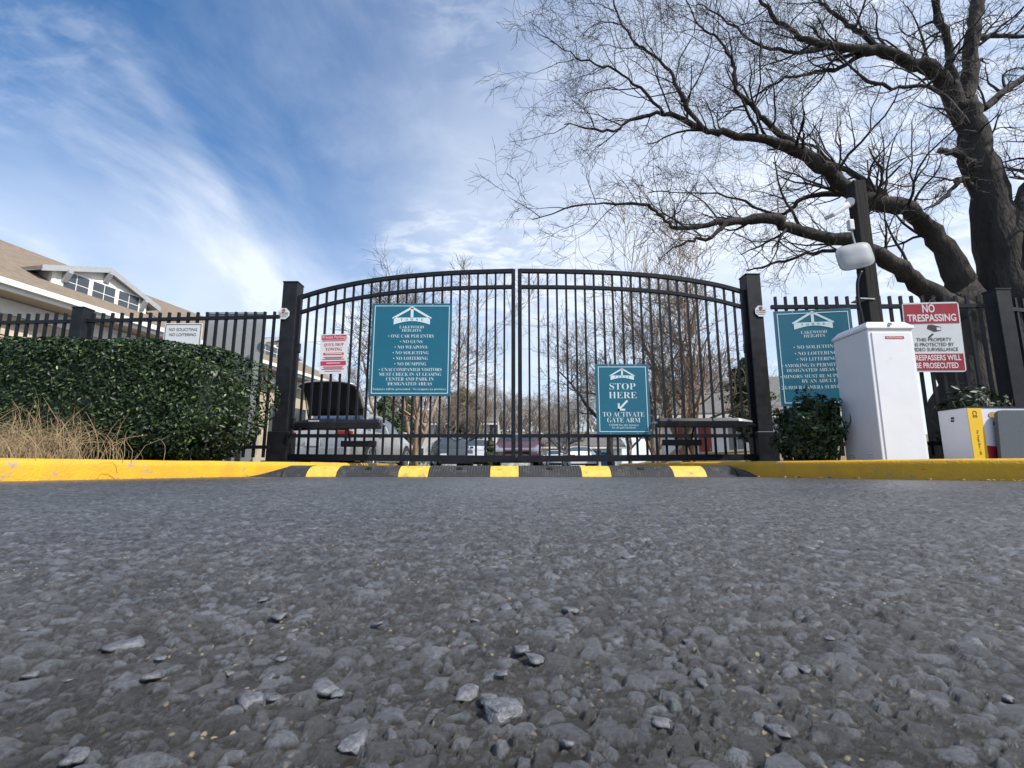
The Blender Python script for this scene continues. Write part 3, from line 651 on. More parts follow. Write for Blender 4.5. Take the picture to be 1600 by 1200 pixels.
# right-hand rules sign on the fence behind the cabinet
Yf = 5.14
p0, p1 = P(1212, 484, Yf), P(1341, 634, Yf)
w, h = p1.x - p0.x, p0.z - p1.z; c = (p0 + p1) / 2; U = h / 150.0
def zz(py): return (559 - py) * U
fang = math.atan2(4.92 - 5.25, P(1536, 462, 4.92).x - P(1203, 464, 5.25).x)
sl = math.tan(fang)
teal_sign('fence_sign', (c.x, 5.25 + sl * (c.x - P(1203, 464, 5.25).x) - 0.05, c.z), w, h, fang, 'teal rules sign about smoking and minors on the fence behind the white cabinet', [
    ('LAKEWOOD', 0, zz(522), 4.8*U, 37*U), ('HEIGHTS', 0, zz(528), 4.8*U, 30*U),
    ('\u2022 NO SOLICITING', 0, zz(545.5), 5.4*U, 62*U), ('\u2022 NO LOITERING', 0, zz(555.5), 5.4*U, 60*U), ('\u2022 NO LITTERING', 0, zz(564.5), 5.4*U, 56*U),
    ('\u2022 SMOKING IS PERMITTED IN', 0, zz(574), 5.4*U, 100*U), ('DESIGNATED AREAS ONLY', 0, zz(581.5), 5.4*U, 88*U), ('\u2022 MINORS MUST BE SUPERVISED', 0, zz(591), 5.4*U, 107*U), ('BY AN ADULT', 0, zz(598.5), 5.4*U, 48*U),
    ('\u2022 24-HOUR CAMERA SURVEILLANCE', 0, zz(608), 5.4*U, 114*U)], (0, zz(510), 60*U))

def plain_sign(name, c, w, h, rz, m, label, tilt=0.0, rad=0.02):
    g = empty(name, c, rz, label=label, cat='sign'); g.rotation_euler.y = tilt
    poly = []
    for sx, sz, a0 in ((1, 1, 0), (-1, 1, 90), (-1, -1, 180), (1, -1, 270)):
        for i in range(5):
            a = R(a0 + 22.5 * i); poly.append((sx*(w/2-rad) + rad*math.cos(a), sz*(h/2-rad) + rad*math.sin(a)))
    MB().prism(poly, lambda a, b, t: (a, t, b), 0, 0.006).build('panel', m, g); return g
def flat(name, g, rects, m, y=-0.0015):
    mb = MB()
    for x, z, sx, sz in rects: mb.box((x, y, z), (sx, 0.002, sz))
    return mb.build(name, m, g)
# private parking / towing sign
p0, p1 = P(502, 522, GY - 0.03), P(541, 584, GY - 0.03); w, h = p1.x - p0.x, p0.z - p1.z; c = (p0 + p1) / 2
g = plain_sign('towing_sign', c, w, h, 0, M['sign_white'], 'small white and red private parking towing sign on the gate', R(-1.5), 0.006)
flat('red_band', g, [(0, h*0.42, w*0.9, h*0.115), (0, -h*0.235, w*0.92, h*0.105), (0, h*0.0, w*0.74, h*0.055)], M['print_red'])
lettering('white_lettering', [('Private Parking', 0, h*0.39, h*0.07, w*0.84)], M['sign_white'], g, -0.003, ser=False)
lettering('red_lettering', [('QUICK DROP', 0, h*0.20, h*0.075, w*0.72), ('TOWING', 0, h*0.075, h*0.085, w*0.62)], M['print_red'], g, -0.002)
for zf, wf, hf, mm_ in ((0.335, 0.85, 0.012, 'print_red'), (-0.08, 0.72, 0.010, 'print_red'), (-0.105, 0.60, 0.008, 'print_red'), (-0.135, 0.80, 0.010, 'print_red'),
                      (-0.32, 0.74, 0.010, 'print_red'), (-0.35, 0.66, 0.008, 'print_red'), (-0.38, 0.80, 0.010, 'print_red'), (-0.43, 0.60, 0.008, 'print_red'), (0.0, 0.62, 0.018, 'sign_white'), (-0.235, 0.5, 0.018, 'sign_white')):
    flat('small_print', g, [(0, h*zf, w*wf, h*hf)], M[mm_], -0.003)      # lines too fine to read
# no trespassing sign
Ys = 4.93
p0, p1 = P(1406, 474, Ys), P(1505, 582, Ys); w, h = p1.x - p0.x - 0.03, p0.z - p1.z; c = (p0 + p1) / 2
g = plain_sign('no_trespassing_sign', (c.x, Ys - 0.03, c.z), w, h, fang, M['sign_white'], 'red and white no trespassing sign with a camera picture, wired to the fence', R(1.5), 0.03)
b_ = 0.012
flat('red_panel', g, [(0, h*0.335, w - 2*b_, h*0.285)], M['sign_red']); flat('red_panel', g, [(0, -h*0.36, w - 2*b_, h*0.235)], M['sign_red'])
lettering('white_lettering', [('NO', -0.02, h*0.355, h*0.115, w*0.22), ('TRESPASSING', 0, h*0.225, h*0.10, w*0.86)], M['sign_white'], g, -0.003, ser=False, bold=0.022)
lettering('warning_lettering', [('TRESPASSERS WILL', 0, -h*0.335, h*0.075, w*0.86), ('BE PROSECUTED', 0, -h*0.445, h*0.075, w*0.74)], M['sign_white'], g, -0.003, ser=False, bold=0.022)
lettering('dark_lettering', [('THIS PROPERTY', 0, -h*0.065, h*0.05, w*0.62), ('IS PROTECTED BY', 0, -h*0.135, h*0.05, w*0.68), ('VIDEO SURVEILLANCE', 0, -h*0.205, h*0.05, w*0.80)], M['print_dark'], g, -0.002, ser=False, bold=0.012)
mb = MB()
mb.prism([(-0.08*w, 0.17*h), (-0.10*w, 0.12*h), (0.02*w, 0.07*h), (0.14*w, 0.085*h), (0.15*w, 0.14*h), (-0.02*w, 0.175*h)], lambda a, b, t: (a, t, b), -0.002, 0)
mb.prism([(-0.02*w, 0.05*h), (-0.10*w, -0.005*h), (-0.075*w, -0.02*h), (0.01*w, 0.035*h)], lambda a, b, t: (a, t, b), -0.002, 0)
mb.build('camera_picture', M['print_dark'], g)
mb = MB(); mb.box((0.10*w, -0.003, 0.112*h), (0.07*w, 0.002, 0.04*h)); mb.build('camera_lens', M['sign_white'], g)
MB().tube([(0, -0.01, h/2-0.015), (0.01, 0.02, h/2+0.02), (0.05, -0.01, h/2+0.05)], [0.003]*3, 5).build('wire_tie', M['galv'], g)
# no soliciting sign behind the hedge
p0, p1 = P(258, 505, 5.84), P(312, 552, 5.84); w, h = p1.x - p0.x, p0.z - p1.z; c = (p0 + p1) / 2
g = plain_sign('no_soliciting_sign', (c.x, 5.84, c.z), w, h, 0, M['sign_white'], 'small white no soliciting sign half hidden by the hedge', 0, 0.02)
mb = MB(); ew, eh, t = w/2-0.016, h/2-0.016, 0.006
for cx_, cz_, sx, sz in ((0, eh, 2*ew, t), (0, -eh, 2*ew, t), (-ew, 0, t, 2*eh), (ew, 0, t, 2*eh)): mb.box((cx_, -0.0015, cz_), (sx, 0.002, sz))
mb.build('border_line', M['print_dark'], g)
lettering('lettering', [('NO SOLICITING', 0, h*0.24, h*0.10, w*0.74), ('NO LOITERING', 0, h*0.07, h*0.10, w*0.70)], M['print_dark'], g, -0.002, ser=False)
# grey sheet panel behind the left fence
p0, p1 = P(324, 490, 6.15), P(401, 640, 6.15); c = (p0 + p1) / 2
g = empty('sheet_panel', (c.x, 6.15, 0), label='plain grey metal sheet standing behind the fence and hedge', cat='panel')
box('sheet', (0, 0, (p0.z + 0.15) / 2), (p1.x - p0.x, 0.02, p0.z - 0.15), M['grey_plastic'], g); box('top_edge', (0, -0.002, p0.z), (p1.x - p0.x + 0.02, 0.04, 0.025), M['galv'], g)
for s in (-1, 1): box('support_leg', (s * 0.22, 0.03, 0.25), (0.03, 0.03, 0.5), M['galv'], g)

# ------------------------------------------------------------------ operator cabinet
CYf = 4.05
q0, q1 = P(1377, 700, CYf), P(1450, 700, CYf)
cw, cd = q1.x - q0.x, 0.44; zt = P(1365, 514, CYf).z; zb = KH - 0.02
g = empty('operator_cabinet', (q0.x + cw/2, CYf + cd/2, zb), label='tall white metal gate operator cabinet standing behind the kerb', cat='cabinet')
hb = zt - zb
box('body', (0, 0, hb/2), (cw, cd, hb), M['white_paint'], g, bevel=0.006)
box('door_panel', (0.006, -cd/2 - 0.003, hb/2 - 0.01), (cw - 0.05, 0.008, hb - 0.04), M['white_paint'], g, bevel=0.003)
mb = MB(); e = 0.012; hl = 0.07
for z, ex in ((0.0, e), (0.022, e), (hl, -0.03)):
    for sx, sy in ((-1, -1), (1, -1), (1, 1), (-1, 1)): mb.v.append((sx*(cw/2 + ex), sy*(cd/2 + ex), hb + z))
for i in range(2):
    for j in range(4): mb.f.append((i*4+j, i*4+(j+1) % 4, (i+1)*4+(j+1) % 4, (i+1)*4+j))
mb.f += [(3, 2, 1, 0), (8, 9, 10, 11)]
lid = mb.build('lid', M['white_paint'], g, bevel=0.005)
MB().tube([(0.0, -cd/2 + 0.0, hb + 0.042), (0.0, -cd/2 - 0.022, hb + 0.036)], [0.014, 0.012], 12).build('lock', M['steel'], lid)
box('logo_plate', (0.03, -cd/2 - 0.008, hb - 0.075), (0.155, 0.003, 0.022), M['print_red'], g)
lettering('logo_lettering', [('LiftMaster', 0.03, hb - 0.081, 0.013, 0.135)], M['sign_white'], g, -cd/2 - 0.0105, ser=False, bold=0.02)
for sy in (-0.1, 0.12):
    for k in range(3): box('vent_louvre', (-cw/2 - 0.002, sy, 0.03 + 0.022*k), (0.008, 0.07, 0.007), M['white_paint'], g, Matrix.Rotation(R(25), 3, 'Y'))
MB().box((0, 0, -0.02), (cw + 0.03, cd + 0.03, 0.06)).build('concrete_pad', M['concrete'], g)
cpts = [Vector((cw/2 - 0.02, 0.05, 0.10)), Vector((cw/2 + 0.06, 0.05, 0.11)), Vector((cw/2 + 0.14, 0.02, 0.05)), Vector((cw/2 + 0.17, 0.0, -0.02))]
MB().tube(smooth_path(cpts, 5), [0.018]*16, 8).build('conduit', M['galv'], g, smooth=True)

# ------------------------------------------------------------------ timber pole with antenna and camera
PY = 4.70
pt, pb = P(1337, 286, PY), P(1360, 500, PY)
g = empty('timber_pole', (pb.x + 0.02, PY, 0), label='weathered square timber pole rising behind the white cabinet', cat='pole')
mb = MB(); nseg = 14
for i in range(nseg + 1):
    t = i / nseg; z = pt.z * t; x = (pt.x - pb.x - 0.02) * max(0, t) * 0.35; wv = 0.003 * mnoise.noise(Vector((0, 0, z * 3)))
    for sx, sy in ((-1, -1), (1, -1), (1, 1), (-1, 1)): mb.v.append((x + sx*(0.060 + wv), sy*(0.060 + wv), z))
for i in range(nseg):
    for j in range(4): mb.f.append((i*4+j, i*4+(j+1) % 4, (i+1)*4+(j+1) % 4, (i+1)*4+j))
mb.f += [(3, 2, 1, 0), tuple(range(nseg*4, nseg*4+4))]
mb.build('timber', M['wood_post'], g, bevel=0.006)
px_ = g.location.x
cpath = [P(1346, 424, PY - 0.09), P(1340, 440, PY - 0.09), P(1341, 470, PY - 0.09), P(1348, 505, PY - 0.09), P(1352, 560, PY - 0.09)]
MB().tube([Vector(p) - g.location for p in smooth_path(cpath, 5)], [0.014] * 21, 8).build('cable_conduit', M['black_plastic'], g, smooth=True)
ps = P(1362, 466, PY - 0.075)
MB().box(Vector((ps.x - 0.035, PY, ps.z)) - g.location, (0.14, 0.14, 0.012), Matrix.Rotation(R(3), 3, 'Y')).build('strap', M['galv'], g)
# antenna: rounded square, slightly domed plate
pa = P(1336, 400, PY - 0.17); ga = empty('antenna_panel', pa, label='grey rounded square antenna plate on the timber pole', cat='antenna')
ga.rotation_euler = (R(-4), R(-8), R(-14))
mb = MB(); NR, NA = 7, 40; rad = 0.148
def se(a, r):
    c_, s_ = math.cos(a), math.sin(a); k = (abs(c_)**4.5 + abs(s_)**4.5) ** (-1/4.5); return (c_*k*r, s_*k*r*0.84)
for i in range(NR):
    t = i / (NR - 1)
    for j in range(NA):
        x, z = se(2*math.pi*j/NA, rad * max(0.02, t)); mb.v.append((x, -0.022 * (1 - t**3), z))
for i in range(NR - 1):
    for j in range(NA): mb.f.append((i*NA+j, i*NA+(j+1) % NA, (i+1)*NA+(j+1) % NA, (i+1)*NA+j))
mb.f.append(tuple(range(NA))); n0 = len(mb.v)
for y, s in ((0.0, 1.03), (0.03, 1.0), (0.04, 0.9)):
    for j in range(NA): x, z = se(2*math.pi*j/NA, rad*s); mb.v.append((x, y, z))
for i in range(2):
    for j in range(NA): mb.f.append((n0+i*NA+j, n0+i*NA+(j+1) % NA, n0+(i+1)*NA+(j+1) % NA, n0+(i+1)*NA+j))
mb.f.append(tuple(range(n0+2*NA, n0+3*NA)))
for j in range(NA): mb.f.append(((NR-1)*NA+j, (NR-1)*NA+(j+1) % NA, n0+(j+1) % NA, n0+j))
mb.build('plate', M['grey_plastic'], ga, smooth=True)
MB().tube([(0, 0.03, -0.03), (0.01, 0.11, -0.05)], [0.025]*2, 8).build('mounting_bracket', M['galv'], ga)
pc_ = P(1308, 331, PY - 0.1); gc = empty('security_light', pc_, label='white flat security light on an arm near the top of the timber pole', cat='light')
MB().box((0, 0, 0), (0.21, 0.13, 0.04), Matrix.Rotation(R(-32), 3, 'Y') @ Matrix.Rotation(R(12), 3, 'X')).build('lamp_head', M['white_plastic'], gc, bevel=0.01)
d = P(1325, 317, PY - 0.03) - pc_
MB().tube([(d.x, d.y - 0.03, d.z), (d.x + 0.03, d.y + 0.02, d.z)], [0.042, 0.042], 16).build('junction_box', M['white_plastic'], gc)
MB().tube([(0.03, 0, 0.01), tuple(d)], [0.02]*2, 8).build('arm', M['white_plastic'], gc)
d2 = P(1329, 352, PY - 0.06) - pc_
box('sensor_box', d2, (0.05, 0.05, 0.11), M['white_plastic'], gc, bevel=0.008)
MB().tube([(d2.x, d2.y, d2.z - 0.05), (d2.x + 0.03, d2.y, d2.z - 0.25)], [0.01]*2, 6).build('cable', M['galv'], gc)

# ------------------------------------------------------------------ product carton and grey panel
BXf = 4.12
q = P(1519, 700, BXf); xl = q.x; zt = P(1519, 637, BXf).z; zb = KH - 0.015
g = empty('product_carton', (xl, BXf, zb), rz=R(2), label='white product carton with yellow stripe and red corner behind the kerb', cat='carton')
bd, bw_, bh = 0.27, 0.95, zt - zb
box('carton_body', (bw_/2, bd/2, bh/2), (bw_, bd, bh), M['box_white'], g, bevel=0.002)
def rect(nm, x0, x1, z0, z1, m, y=-0.002): return MB().box(((x0+x1)/2, y, (z0+z1)/2), (x1-x0, 0.002, z1-z0)).build(nm, m, g)
rect('yellow_stripe', 0.004, 0.125, 0.002, bh-0.004, M['box_yellow'])
MB().prism([(0.127, 0.002), (0.60, 0.002), (0.60, 0.10), (0.127, 0.135)], lambda a, b, t: (a, t, b), -0.003, -0.001).build('red_corner', M['sign_red'], g)
MB().box((bw_/2, bd/2, bh + 0.006), (bw_ + 0.01, bd + 0.01, 0.012)).build('top_flap', M['black_plastic'], g)
def turned(name, txt, x, z, ch, m, wd=None):
    o = lettering(name, [(txt, 0, 0, ch, wd)], m, g, 0, ser=False, bold=0.01); o.location = (x, -0.0045, z); o.rotation_euler = (0, R(90), 0); return o
turned('certification_mark', 'CE', 0.045, bh - 0.055, 0.036, M['print_dark']); turned('stripe_lettering', 'No Tangle Box / 100', 0.055, bh*0.36, 0.018, M['print_dark'], 0.20)
MB().prism([(0.215 + 0.035*math.cos(R(24*i)), bh - 0.06 + 0.026*math.sin(R(24*i))) for i in range(15)], lambda a, b, t: (a, t, b), -0.004, -0.002).build('round_seal', mat('seal_gold', (0.45, 0.32, 0.14), 0.5, 0, 0.3, 60), g)
rect('picture_mark', 0.225, 0.262, bh - 0.145, bh - 0.10, M['print_dark']); rect('picture_mark', 0.208, 0.222, bh - 0.145, bh - 0.115, mat('print_mauve', (0.2, 0.16, 0.25), 0.5))
MB().box((-0.002, bd*0.5, bh - 0.075), (0.002, 0.03, 0.018)).box((-0.002, bd*0.5 + 0.004, bh - 0.098), (0.002, 0.03, 0.016)).build('end_mark', M['print_dark'], g)
q2 = P(1578, 672, BXf - 0.06)
g2 = empty('felt_panel', (P(1566, 700, BXf - 0.06).x + 0.21, BXf - 0.05, KH - 0.02), label='grey felt panel with rounded corners leaning on the product carton', cat='panel')
ww, hh_ = 0.42, zt - zb - 0.02; poly = []
for sx, sz, a0 in ((1, 1, 0), (-1, 1, 90), (-1, -1, 180), (1, -1, 270)):
    rd = 0.05 if sz > 0 else 0.03
    for i in range(6): a = R(a0 + 18*i); poly.append((sx*(ww/2-rad*0-rd) + rd*math.cos(a) + (0.012*sz*-sx if sx < 0 else 0), hh_/2 + sz*(hh_/2-rd) + rd*math.sin(a)))
MB().prism(poly, lambda a, b, t: (a, t, b), 0, 0.03).build('panel_board', M['felt'], g2, bevel=0.004)
MB().prism([(x*0.9, hh_/2 + (z - hh_/2)*0.92) for x, z in poly], lambda a, b, t: (a, t, b), 0.03, 0.036).build('backing', M['black_plastic'], g2)

# ------------------------------------------------------------------ foliage helpers
def leaves_mesh(name, pts, nrm, size, m, parent, m2=None, frac2=0.0, aspect=0.45, jitter=0.9):
    n = len(pts); d = rng.normal(size=(n, 3)); nn = nrm + jitter * rng.normal(size=(n, 3)) * 0.6; nn /= np.linalg.norm(nn, axis=1)[:, None]
    u = np.cross(nn, d); u /= np.linalg.norm(u, axis=1)[:, None]; v = np.cross(nn, u)
    s = size * (0.6 + 0.7 * rng.random(n))[:, None]
    fold = nn * s * 0.18
    co = np.stack([pts - u*s, pts - v*s*aspect + fold, pts + u*s, pts + v*s*aspect + fold], 1).reshape(-1, 3)
    f = np.arange(n)[:, None] * 4
    tri = np.concatenate([f + [0, 1, 2], f + [0, 2, 3]], 1).reshape(-1, 3)
    me = bpy.data.meshes.new(name); me.vertices.add(n*4); me.vertices.foreach_set('co', co.ravel()); k = len(tri)
    me.loops.add(k*3); me.loops.foreach_set('vertex_index', tri.ravel().astype(np.int32)); me.polygons.add(k)
    me.polygons.foreach_set('loop_start', np.arange(0, k*3, 3, dtype=np.int32)); me.polygons.foreach_set('loop_total', np.full(k, 3, dtype=np.int32))
    me.materials.append(m)
    if m2:
        me.materials.append(m2); mi = np.repeat((rng.random(n) < frac2).astype(np.int32), 2); me.polygons.foreach_set('material_index', mi)
    me.update(); me.validate()
    return link(name, me, None, parent)
def hedge_like(name, c, half, n, size, label, cat, p=3.2, lump=0.10, fq=2.3, group=None):
    g = empty(name, (c[0], c[1], KH - 0.03), label=label, cat=cat, group=group)
    d = rng.normal(size=(n, 3)); d[:, 2] = np.where(d[:, 2] < -0.3, -d[:, 2], d[:, 2])
    # superellipsoid surface points spread over a box-like body
    q = rng.uniform(-1, 1, size=(n, 3)); ax = rng.integers(0, 3, n); sg_ = np.where(rng.random(n) < 0.5, -1, 1)
    wts = np.array([half[1]*half[2], half[0]*half[2], half[0]*half[1]]); ax = rng.choice(3, n, p=wts/wts.sum())
    q[np.arange(n), ax] = sg_
    r = (np.abs(q)**p).sum(1)**(1/p); q = q / r[:, None]
    depth = 1 - (0.16 if half[0] > 1 else 0.45) * rng.random(n)**2
    H = np.array(half); pos = q * H
    nz = np.array([mnoise.noise(Vector((float(a)*fq, float(b_)*fq, float(cc)*fq))) for a, b_, cc in pos])
    pos = pos * (depth + lump * nz)[:, None]; nr_ = np.sign(q) * np.abs(q)**(p-1) / H; nr_ /= np.linalg.norm(nr_, axis=1)[:, None]
    pos[:, 2] += half[2]; keep = pos[:, 2] > 0.01; pos = pos[keep]; nr_ = nr_[keep]
    tag(leaves_mesh('leaves', pos, nr_ + np.array([0, 0, 0.35]), size, M['leaf'], g, M['leaf_new'], 0.05), kind='stuff')
    # inner twigs
    mb = MB()
    for k in range(60 if half[0] > 1 else 20):
        b0 = Vector((random.uniform(-.8, .8)*half[0], random.uniform(-.5, .5)*half[1], 0)); pts = [b0]
        for s in range(4): pts.append(pts[-1] + Vector((random.uniform(-.12, .12)*half[0]**0.5, random.uniform(-.12, .12), half[2]*2*0.2)))
        mb.tube(pts, [0.012, 0.010, 0.008, 0.005, 0.003], 5)
    mb.build('stems', M['twig'], g)
    mb = MB(); bm = bmesh.new(); bmesh.ops.create_icosphere(bm, subdivisions=4, radius=1.0)  # solid core added inside the leaves to block light coming through
    for v in bm.verts:
        q_ = Vector(v.co); rr_ = (abs(q_.x)**p + abs(q_.y)**p + abs(q_.z)**p)**(1/p); q_ /= rr_
        s_ = (0.86 if half[0] > 1 else 0.62) + lump * mnoise.noise(Vector((q_.x*H[0]*fq, q_.y*H[1]*fq, q_.z*H[2]*fq)))
        v.co = Vector((q_.x*H[0]*s_, q_.y*H[1]*s_, max(0.01, q_.z*H[2]*s_ + half[2])))
    me = bpy.data.meshes.new('light_block_core'); bm.to_mesh(me); bm.free(); link('light_block_core', me, M['leaf'], g, smooth=True)
    return g
hedge_like('clipped_hedge', (-4.92, 5.08), (2.36, 0.46, 0.63), 60000, 0.024, 'long clipped dark green hedge with glossy leaves behind the yellow kerb', 'hedge', p=4.0, lump=0.07)
a = P(1276, 660, 4.45); hedge_like('holly_bush', (a.x, 4.55), (0.27, 0.22, 0.31), 6000, 0.024, 'small glossy green bush between the gate post and the white cabinet', 'bush', p=2.2, lump=0.55, fq=7)
a = P(1522, 620, 4.72); hedge_like('small_shrub', (a.x, 4.72), (0.30, 0.17, 0.36), 1500, 0.034, 'sparse green shrub poking up behind the product carton', 'shrub', p=2.0, lump=0.6, fq=8)
# dead ornamental grass
g = empty('dry_grass_clump', (-3.72, 3.75, KH - 0.03), label='tangled clump of dead straw coloured stalks at the foot of the hedge', cat='dry grass')
mb = MB()
for k in range(900):
    b0 = Vector((random.gauss(-0.1, 0.34), random.gauss(0, 0.22), 0)); a = random.uniform(0, 6.28); ln = random.uniform(0.12, 0.52); lean = random.uniform(0.15, 1.15); pts = [b0]; dz = 1.0
    for s in range(5):
        st = Vector((math.cos(a)*lean*(0.3+0.25*s), math.sin(a)*lean*(0.3+0.25*s), max(-0.25, 0.9 - lean*0.22*s))).normalized() * ln/5
        pts.append(pts[-1] + st + Vector((random.gauss(0, .012), random.gauss(0, .012), random.gauss(0, .01))))
    r0 = random.uniform(0.0012, 0.0034); mb.tube(pts, [r0, r0*0.9, r0*0.8, r0*0.6, r0*0.4, r0*0.2], 3, cap=False)
tag(mb.build('stalks', M['dry'], g, fix=False), kind='stuff')

# ------------------------------------------------------------------ trees
def branch(mb, p, d, ln, r, lev, maxlev, rnd, up=0.05, wob=0.28, kids=(3, 5), sides=(7, 5, 4, 3, 3, 3), ratio=0.62, rmin=0.003, tw=None):
    """one crooked branch and its side branches"""
    seg = max(3, min(7, int(ln / 0.22) + 2)); pts = [Vector(p)]; rad = [r]; d = Vector(d).normalized()
    for i in range(seg):
        d = (d + Vector((rnd.gauss(0, wob), rnd.gauss(0, wob), rnd.gauss(0, wob) + up)) * 0.75).normalized()
        pts.append(pts[-1] + d * ln / seg); rad.append(max(rmin, r * (1 - 0.72 * (i + 1) / seg)))
    (tw if (tw is not None and lev >= 2) else mb).tube(pts, rad, sides[min(lev, 5)], cap=False)
    if lev >= maxlev: return
    for k in range(rnd.randint(*kids)):
        t = rnd.uniform(0.25, 1.0); i = min(seg - 1, int(t * seg)); q = pts[i].lerp(pts[i+1], t*seg - i)
        ax = (pts[i+1] - pts[i]).normalized(); side = ax.cross(Vector((rnd.gauss(0,1), rnd.gauss(0,1), rnd.gauss(0,1))))
        side = side.normalized() if side.length > 1e-4 else Vector((1, 0, 0))
        nd = (ax * rnd.uniform(0.5, 0.9) + side * rnd.uniform(0.5, 0.95)).normalized()
        branch(mb, q, nd, ln * ratio * rnd.uniform(0.7, 1.2), max(rmin, rad[i] * rnd.uniform(0.5, 0.72)), lev + 1, maxlev, rnd, up, wob, kids, sides, ratio, rmin, tw)

OY = 9.0
oak = empty('oak_tree', (P(1560, 700, OY).x, OY, 0), label='huge bare oak tree with long arching limbs behind the right fence', cat='tree')
LB, TW = MB(), MB(); rnd = random.Random(21)
def limb(pts, dy0=0.0, dy1=0.0, kids=14, klen=1.5, lev=1, maxlev=4, kup=0.03, start=0.12):
    """limb traced by (px, py, radius px); it leans from OY+dy0 to OY+dy1"""
    sp = smooth_path([tuple(map(float, p)) for p in pts], 5); n = len(sp); W3, rad = [], []
    for i, (x, y, r) in enumerate(sp):
        Yd = OY + dy0 + (dy1 - dy0) * i / (n-1); q = P(x, y, Yd) - oak.location
        j = 0.03 + 0.0 * r
        W3.append(q + Vector((rnd.gauss(0, j), rnd.gauss(0, j), rnd.gauss(0, j)))*(0.6 if i else 0)); rad.append(max(0.006, r * rnd.uniform(0.92, 1.08) * Yd / F_PX * (0.95 if pts[0][2] > 45 else 0.74)))
    n0 = len(LB.v); LB.tube(W3, rad, 18 if rad[0] > 0.1 else 7)
    for k in range(n0, len(LB.v)):     # knobs and hollows
        p_ = Vector(LB.v[k]); i_ = min(n-1, (k-n0)//(18 if rad[0] > 0.1 else 7)); c_ = W3[i_]
        LB.v[k] = tuple(c_ + (p_ - c_) * (1 + 0.22*mnoise.noise(p_*2.2) + 0.16*mnoise.noise(p_*6)))
    for k in range(kids):
        t = start + (1 - start) * (k + rnd.random()) / kids; i = min(n-2, int(t*(n-1))); q = W3[i]; ax = (W3[i+1]-W3[i]).normalized()
        side = ax.cross(Vector((rnd.gauss(0,1), rnd.gauss(0,1), rnd.gauss(0,1)))).normalized()
        if side.z < -0.2 and rnd.random() < 0.6: side.z *= -1
        nd = (ax*rnd.uniform(0.35, 0.9) + side*rnd.uniform(0.6, 1.0)).normalized()
        branch(LB, q, nd, klen*rnd.uniform(0.5, 1.3)*(1-0.35*t), max(0.008, min(0.032, rad[i]*rnd.uniform(0.25, 0.5))), lev, maxlev, rnd, kup, 0.27, (3, 4), rmin=0.0024, tw=TW)
# trunk and root flare
limb([(1584, 735, 60), (1581, 600, 48), (1576, 480, 41), (1560, 380, 34), (1540, 280, 27), (1515, 200, 23), (1501, 160, 22)], 0, 0.1, 3, 1.0, start=0.75)
limb([(1512, 735, 50), (1508, 600, 40), (1505, 500, 34), (1500, 455, 30)], 0.1, -0.1, 0)
limb([(1502, 490, 34), (1446, 451, 20), (1395, 412, 17), (1339, 382, 15), (1241, 359, 12), (1205, 341, 11), (1134, 348, 8), (1067, 357, 5), (1040, 345, 4.2), (1015, 321, 3.6), (975, 318, 3), (918, 321, 2.2), (831, 343, 1)], -0.1, -1.5, 30, 1.5)
limb([(1134, 348, 5), (1110, 368, 4), (1075, 378, 3), (1041, 394, 1.5)], -0.9, -1.2, 7, 0.8)
limb([(1508, 470, 34), (1487, 410, 24), (1446, 354, 20), (1410, 324, 18), (1354, 314, 17), (1318, 292, 16), (1272, 251, 14), (1216, 225, 11), (1139, 208, 8.5), (1098, 200, 7), (1036, 177, 5), (985, 190, 3.5), (940, 205, 2.5), (880, 190, 1.2)], 0.1, -1.2, 32, 1.7)
limb([(1272, 251, 8), (1205, 200, 6.5), (1180, 169, 6), (1150, 140, 5), (1143, 100, 4), (1120, 60, 3), (1090, 40, 2), (1060, -20, 1)], -0.5, -1.4, 20, 1.5)
limb([(1098, 200, 5.5), (1070, 160, 5), (1050, 118, 4), (1020, 85, 3.5), (985, 60, 2.5), (960, 10, 2), (940, -50, 1)], -1.0, -1.7, 18, 1.5)
limb([(1036, 177, 4), (990, 130, 3), (950, 105, 2.4), (900, 90, 1.8), (860, 60, 1)], -1.2, -1.6, 14, 1.3)
limb([(1410, 324, 10), (1369, 300, 9), (1330, 270, 7), (1300, 256, 5), (1260, 225, 3), (1200, 235, 2)], 0.3, 1.0, 12, 1.5)
limb([(1340, 312, 8), (1300, 302, 6), (1255, 310, 5), (1216, 335, 3.5), (1150, 310, 2.5), (1080, 300, 1.5), (1010, 300, 1)], -0.1, 0.8, 14, 1.3)
limb([(1330, 388, 6), (1270, 395, 4), (1215, 410, 3), (1165, 423, 1.5)], 0.1, 0.6, 8, 0.9)
limb([(1500, 170, 22), (1467, 118, 17), (1421, 95, 14), (1359, 77, 11), (1293, 74, 8), (1241, 51, 6), (1200, 15, 5), (1150, -40, 3)], 0.0, -0.8, 24, 1.6)
limb([(1400, 88, 8), (1345, 52, 6), (1313, 31, 5), (1285, 0, 4), (1260, -50, 3)], -0.2, 0.3, 12, 1.4)
limb([(1359, 77, 6), (1313, 105, 5), (1265, 115, 4), (1216, 128, 3), (1172, 156, 2), (1120, 190, 1)], -0.3, 0.6, 16, 1.5)
limb([(1293, 74, 5), (1230, 82, 4), (1170, 60, 3), (1120, 20, 2), (1080, 5, 1)], -0.5, -0.2, 14, 1.5)
limb([(1505, 175, 20), (1515, 120, 17), (1518, 51, 15), (1528, 0, 13), (1540, -80, 10)], 0.1, 0.3, 9, 1.6)
limb([(1495, 150, 12), (1485, 110, 10), (1480, 67, 9), (1465, 18, 8), (1455, -50, 6)], 0.0, -0.3, 10, 1.5)
limb([(1518, 60, 7), (1560, 55, 5), (1610, 60, 4)], 0.1, 0.4, 7, 1.3)
